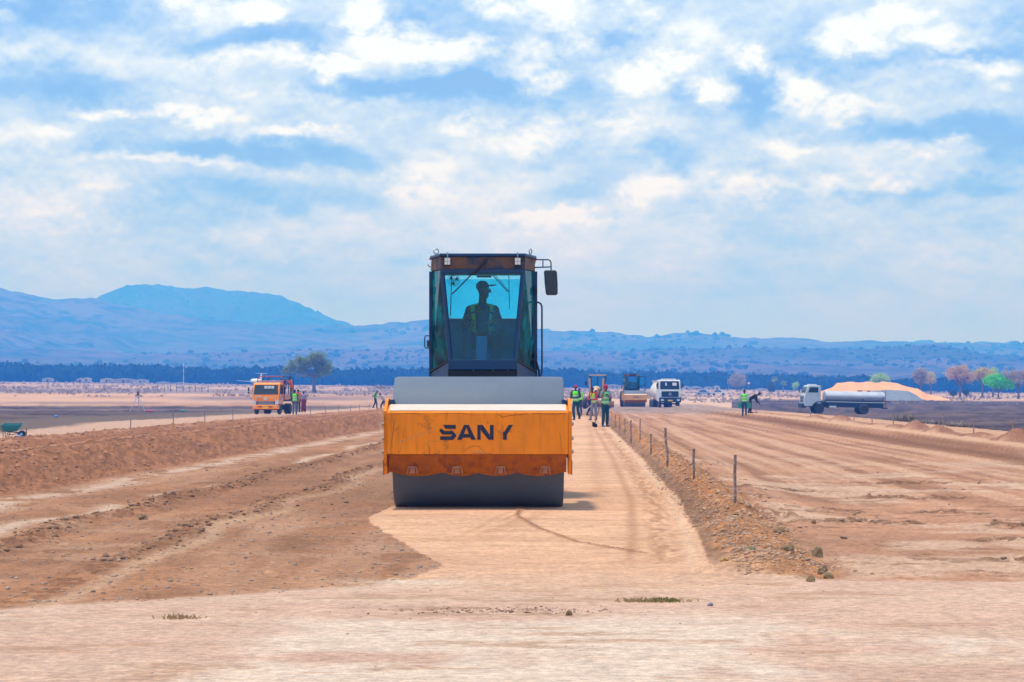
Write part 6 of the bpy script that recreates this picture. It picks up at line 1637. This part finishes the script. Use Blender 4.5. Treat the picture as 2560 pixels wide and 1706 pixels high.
def f_skirt(rg, n):
    Y = 19 * np.exp(rg.random(n) * .9); q = rg.uniform(1.12, 1.5, n); return q + SL * Y, Y
def f_debris(rg, n):
    X = -.1 + rg.normal(size=n) * .36; Y = 15.6 + rg.normal(size=n) * .14; return X, Y
CL2 = mat('berm_clods', (.50, .30, .19), .95, var=.35, vscale=3)
scatter('clods', 'small clods on the right berm', 8000, f_berm, .005, .032, CL2, 1)
scatter('clods', 'small clods on the soil pile', 7000, f_pile, .003, .022, CL2, 2)
scatter('clods', 'clods on the face of the left bank', 8000, f_bank, .01, .042, mat('bank_clods', (.38, .20, .13), .95, var=.3, vscale=3), 3)
scatter('gravel', 'loose gravel left of the rolled lane', 9000, f_gravel, .004, .022, mat('grey_brown_gravel', (.36, .25, .19), .9, var=.5, vscale=6), 4)
scatter('clods', 'clods along the windrows on the left', 2200, f_wind, .006, .04, mat('dark_windrow_clods', (.24, .13, .08), .95, var=.4, vscale=5), 5)
scatter('rubble', 'broken soil crumbs on the right field', 6000, f_field, .006, .04, mat('field_crumbs', (.30, .19, .13), .95, var=.4, vscale=5), 6)
scatter('gravel', 'sparse stones on the pale crossing', 450, f_fore, .003, .009, MATS['grey_brown_gravel'], 7)
scatter('gravel', 'gravel skirt beside the rolled lane', 3000, f_skirt, .004, .02, MATS['grey_brown_gravel'], 8)
scatter('gravel', 'brown crumbs strewn across the crossing', 500, f_debris, .003, .012, MATS['dark_windrow_clods'], 9)
# grass tuft
def tuft(px, row, w, label, n=260, green=.5):
    Y = F * CAMZ / (row - HY)
    for _ in range(3): Y = F * (CAMZ - hz(PX(px, Y), Y)) / (row - HY)
    x = PX(px, Y); t_ = thing('grass_tuft', label, 'grass tuft', (x, Y, hz(x, Y)))
    rg = np.random.default_rng(int(px))
    for nm, m, k in (('green_blades', mat('green_blades', (.13, .17, .02), .8), int(n * green)), ('dry_blades', mat('dry_blades', (.42, .27, .13), .9), int(n * (1 - green)))):
        bx = (rg.normal(size=k) * (.16 if nm[0] == 'g' else .34) + (.25 if nm[0] == 'g' else 0)) * w; by = rg.normal(size=k) * .04; h_ = rg.uniform(.008, .032, k); dxx = rg.normal(size=k) * .02
        V = np.stack([np.c_[bx - .006, by, 0 * bx], np.c_[bx + .006, by, 0 * bx], np.c_[bx + dxx + .002, by, h_], np.c_[bx + dxx - .002, by, h_]], 1).reshape(-1, 3)
        tag(mesh_np(nm, V, np.arange(4 * k).reshape(k, 4), m, t_), kind='stuff')
tuft(1630, 1505, .32, 'low green and straw-coloured grass tuft pressed into the pale crossing')
tuft(455, 1547, .20, 'flattened brown straw tuft on the crossing at the left', 70, .0)
# brushwood
def brush(px, Y, w, h, label, seed, z=None):
    x = PX(px, Y); t_ = thing('brush_pile', label, 'brush pile', (x, Y, (hz(x, Y) if z is None else z)), 0, 'dark brushwood')
    rg = random.Random(seed); mb = MB()
    for i in range(90):
        a = Vector((rg.gauss(0, w * .3), rg.gauss(0, w * .15), 0)); b = a + Vector((rg.gauss(0, w * .22), rg.gauss(0, w * .15), rg.uniform(.2, 1) * h))
        mb.tube([a, a.lerp(b, .5) + Vector((rg.gauss(0, .05), 0, .05)), b], [.03, .022, .008], 4)
    tag(mb.build('branches', BARK, t_, 0, fix=False), kind='stuff')
    leaves_np([((0, 0, h * .35), (w * .45, w * .25, h * .35))], 160, .045, seed, 'dry_leaves', L_GREY, t_, .2)
brush(2266, 124, 1.0, .45, 'dark tangled brushwood on the near edge of the burnt field, right of the tanker', 1)
brush(2318, 118, .9, .22, 'low dark brushwood right of the tangled pile', 2)
brush(2400, 100, .8, .12, 'low dark weeds along the burnt field edge near the frame side', 3)
brush(956, 640, 4.5, 1.4, 'fallen dark branches on the dry grass behind the stooping worker', 4, zat(972, 640))
# fence, mast, sheds, cars on the far plain
def fence():
    Y = 560; t_ = thing('fence', 'thin post and wire fence on the dry grass at the far left', 'fence', (PX(395, Y), Y, zat(980, Y)))
    for k, px in enumerate(np.linspace(395, 520, 9)):
        xx = PX(px, Y) - PX(395, Y)
        MB().tube([(xx, 0, -.1), (xx + .05 * (k % 3 - 1), 0, 1.45 - .1 * (k % 2))], .06, 6).build('post', CHASS, t_)
    for zz in (.6, 1.1): MB().tube([(0, 0, zz), (PX(520, Y) - PX(395, Y), 0, zz)], .012, 4).build('wire', METAL, t_)
fence()
Y = 900; m_ = thing('mast', 'slender pale radio mast rising before the dark wood at the left', 'mast', (PX(459, Y), Y, zat(972, Y)))
MB().tube([(0, 0, 0), (0, 0, 10.5)], [.08, .04], 6).build('mast_pole', LAMPW, m_)
for k in range(3): MB().tube([(-.5, 0, 4 + k * 2.5), (.5, 0, 4 + k * 2.5)], .04, 5).build('antenna', LAMPW, m_)
SH = [(120, 951, 4.5, 2.0, 'w'), (201, 952, 3, 2.0, 'p'), (217, 952, 4, 2.6, 'w'), (268, 953, 6, 2.4, 'w'), (310, 954, 9, 2.6, 'p'), (352, 955, 7, 2.2, 'w'), (407, 961, 6.2, 2.2, 'w'), (450, 961, 9, 1.6, 'p'), (1531, 970, 8, 2.8, 'p'), (1716, 972, 3.4, 2.2, 'w'), (1740, 972, 5, 2, 'p'), (1771, 973, 4, 2, 'w'), (1792, 973, 2.6, 2.8, 'w'), (1905, 977, 6, 2.0, 'p')]
SHW = mat('whitewashed_wall', (.50, .46, .46), .8); SHP = mat('pink_tin_wall', (.36, .29, .30), .8); ROOF = mat('tin_roof', (.34, .32, .34), .6, .1); 
for i, (px, row, w, h, c) in enumerate(SH):
    Y = 1110 + (i * 37) % 40; x = PX(px, Y)
    side = ['leftmost, under the big dark trees', 'small pinkish one, second from the left', 'tall white one, third from the left', 'white one left of the tripod', 'longest pink one left of the tripod', 'white one above the tripod', 'brightest white one, right of the tripod', 'low pink one beside the brightest shed', 'low one between the grader and the far roller', 'small white one right of the mixer truck', 'pink one, second right of the mixer truck', 'white one, third right of the mixer truck', 'narrow tall white one right of the mixer truck', 'pinkish one left of the palms'][i]
    h *= .55
    b = thing('shed', 'distant tin-roofed shed before the dark wood, ' + side, 'shed', (x, Y, zat(row, Y) - .6), 0, 'sheds along the dark wood')
    MB().box(-w / 2, -2, 0, w / 2, 2, h).build('wall', SHW if c == 'w' else SHP, b, 0)
    MB().prism([(-w / 2 - .3, h), (w / 2 + .3, h), (w / 2 + .3, h + .12), (0, h + .7), (-w / 2 - .3, h + .12)], 'y', -2.3, 2.3).build('roof', ROOF, b, 0)
    MB().box(-.45, -2.03, 0, .45, -2.003, 1.9 if h > 2 else h * .8).build('door', CHASS, b, 0)
    if w > 4:
        MB().box(w * .25 - .4, -2.03, h * .4, w * .25 + .4, -2.003, h * .75).build('window', CHASS, b, 0)
for i, (px, cl_, lb) in enumerate([(1760, (.30, .36, .50), 'small blue-grey car parked far off right of the mixer truck'), (1797, (.60, .60, .66), 'small pale car parked far off, right of the blue-grey car')]):
    Y = 640; c_ = thing('parked_car', lb, 'car', (PX(px, Y), Y, zat(989, Y)), 80, 'cars parked far off on the plain')
    pm = mat('car_paint_%s' % ('blue' if i == 0 else 'pale'), cl_, .35)
    MB().prism([(-1.9, .35), (-1.95, .75), (-1.1, .9), (-.5, 1.45), (.9, 1.45), (1.5, .95), (1.9, .9), (1.95, .35)], 'x', -.8, .8).build('body', pm, c_, 30, .05)
    MB().prism([(-.95, .95), (-.45, 1.38), (.85, 1.38), (1.3, .97)], 'x', -.815, .815).build('windows', GL_DARK, c_, 0)
    for s in (-1, 1):
        for yy in (-1.25, 1.25): wheel(c_, s * .72, yy, .32, .2, SILV, s)
Y = 700; g_ = thing('round_sign', 'small round white and red sign on a post before the dark wood', 'sign', (PX(1872, Y), Y, zat(975, Y)))
MB().tube([(0, 0, 0), (0, 0, 1.8)], .04, 6).build('post', METAL, g_)
MB().lathe([(.42, -.02), (.42, .02)], (0, 0, 1.9), 'y', 20).build('sign_ring', REDC, g_); MB().lathe([(.30, -.025), (.30, -.0205)], (0, 0, 1.9), 'y', 20).build('sign_disc', LAMPW, g_)
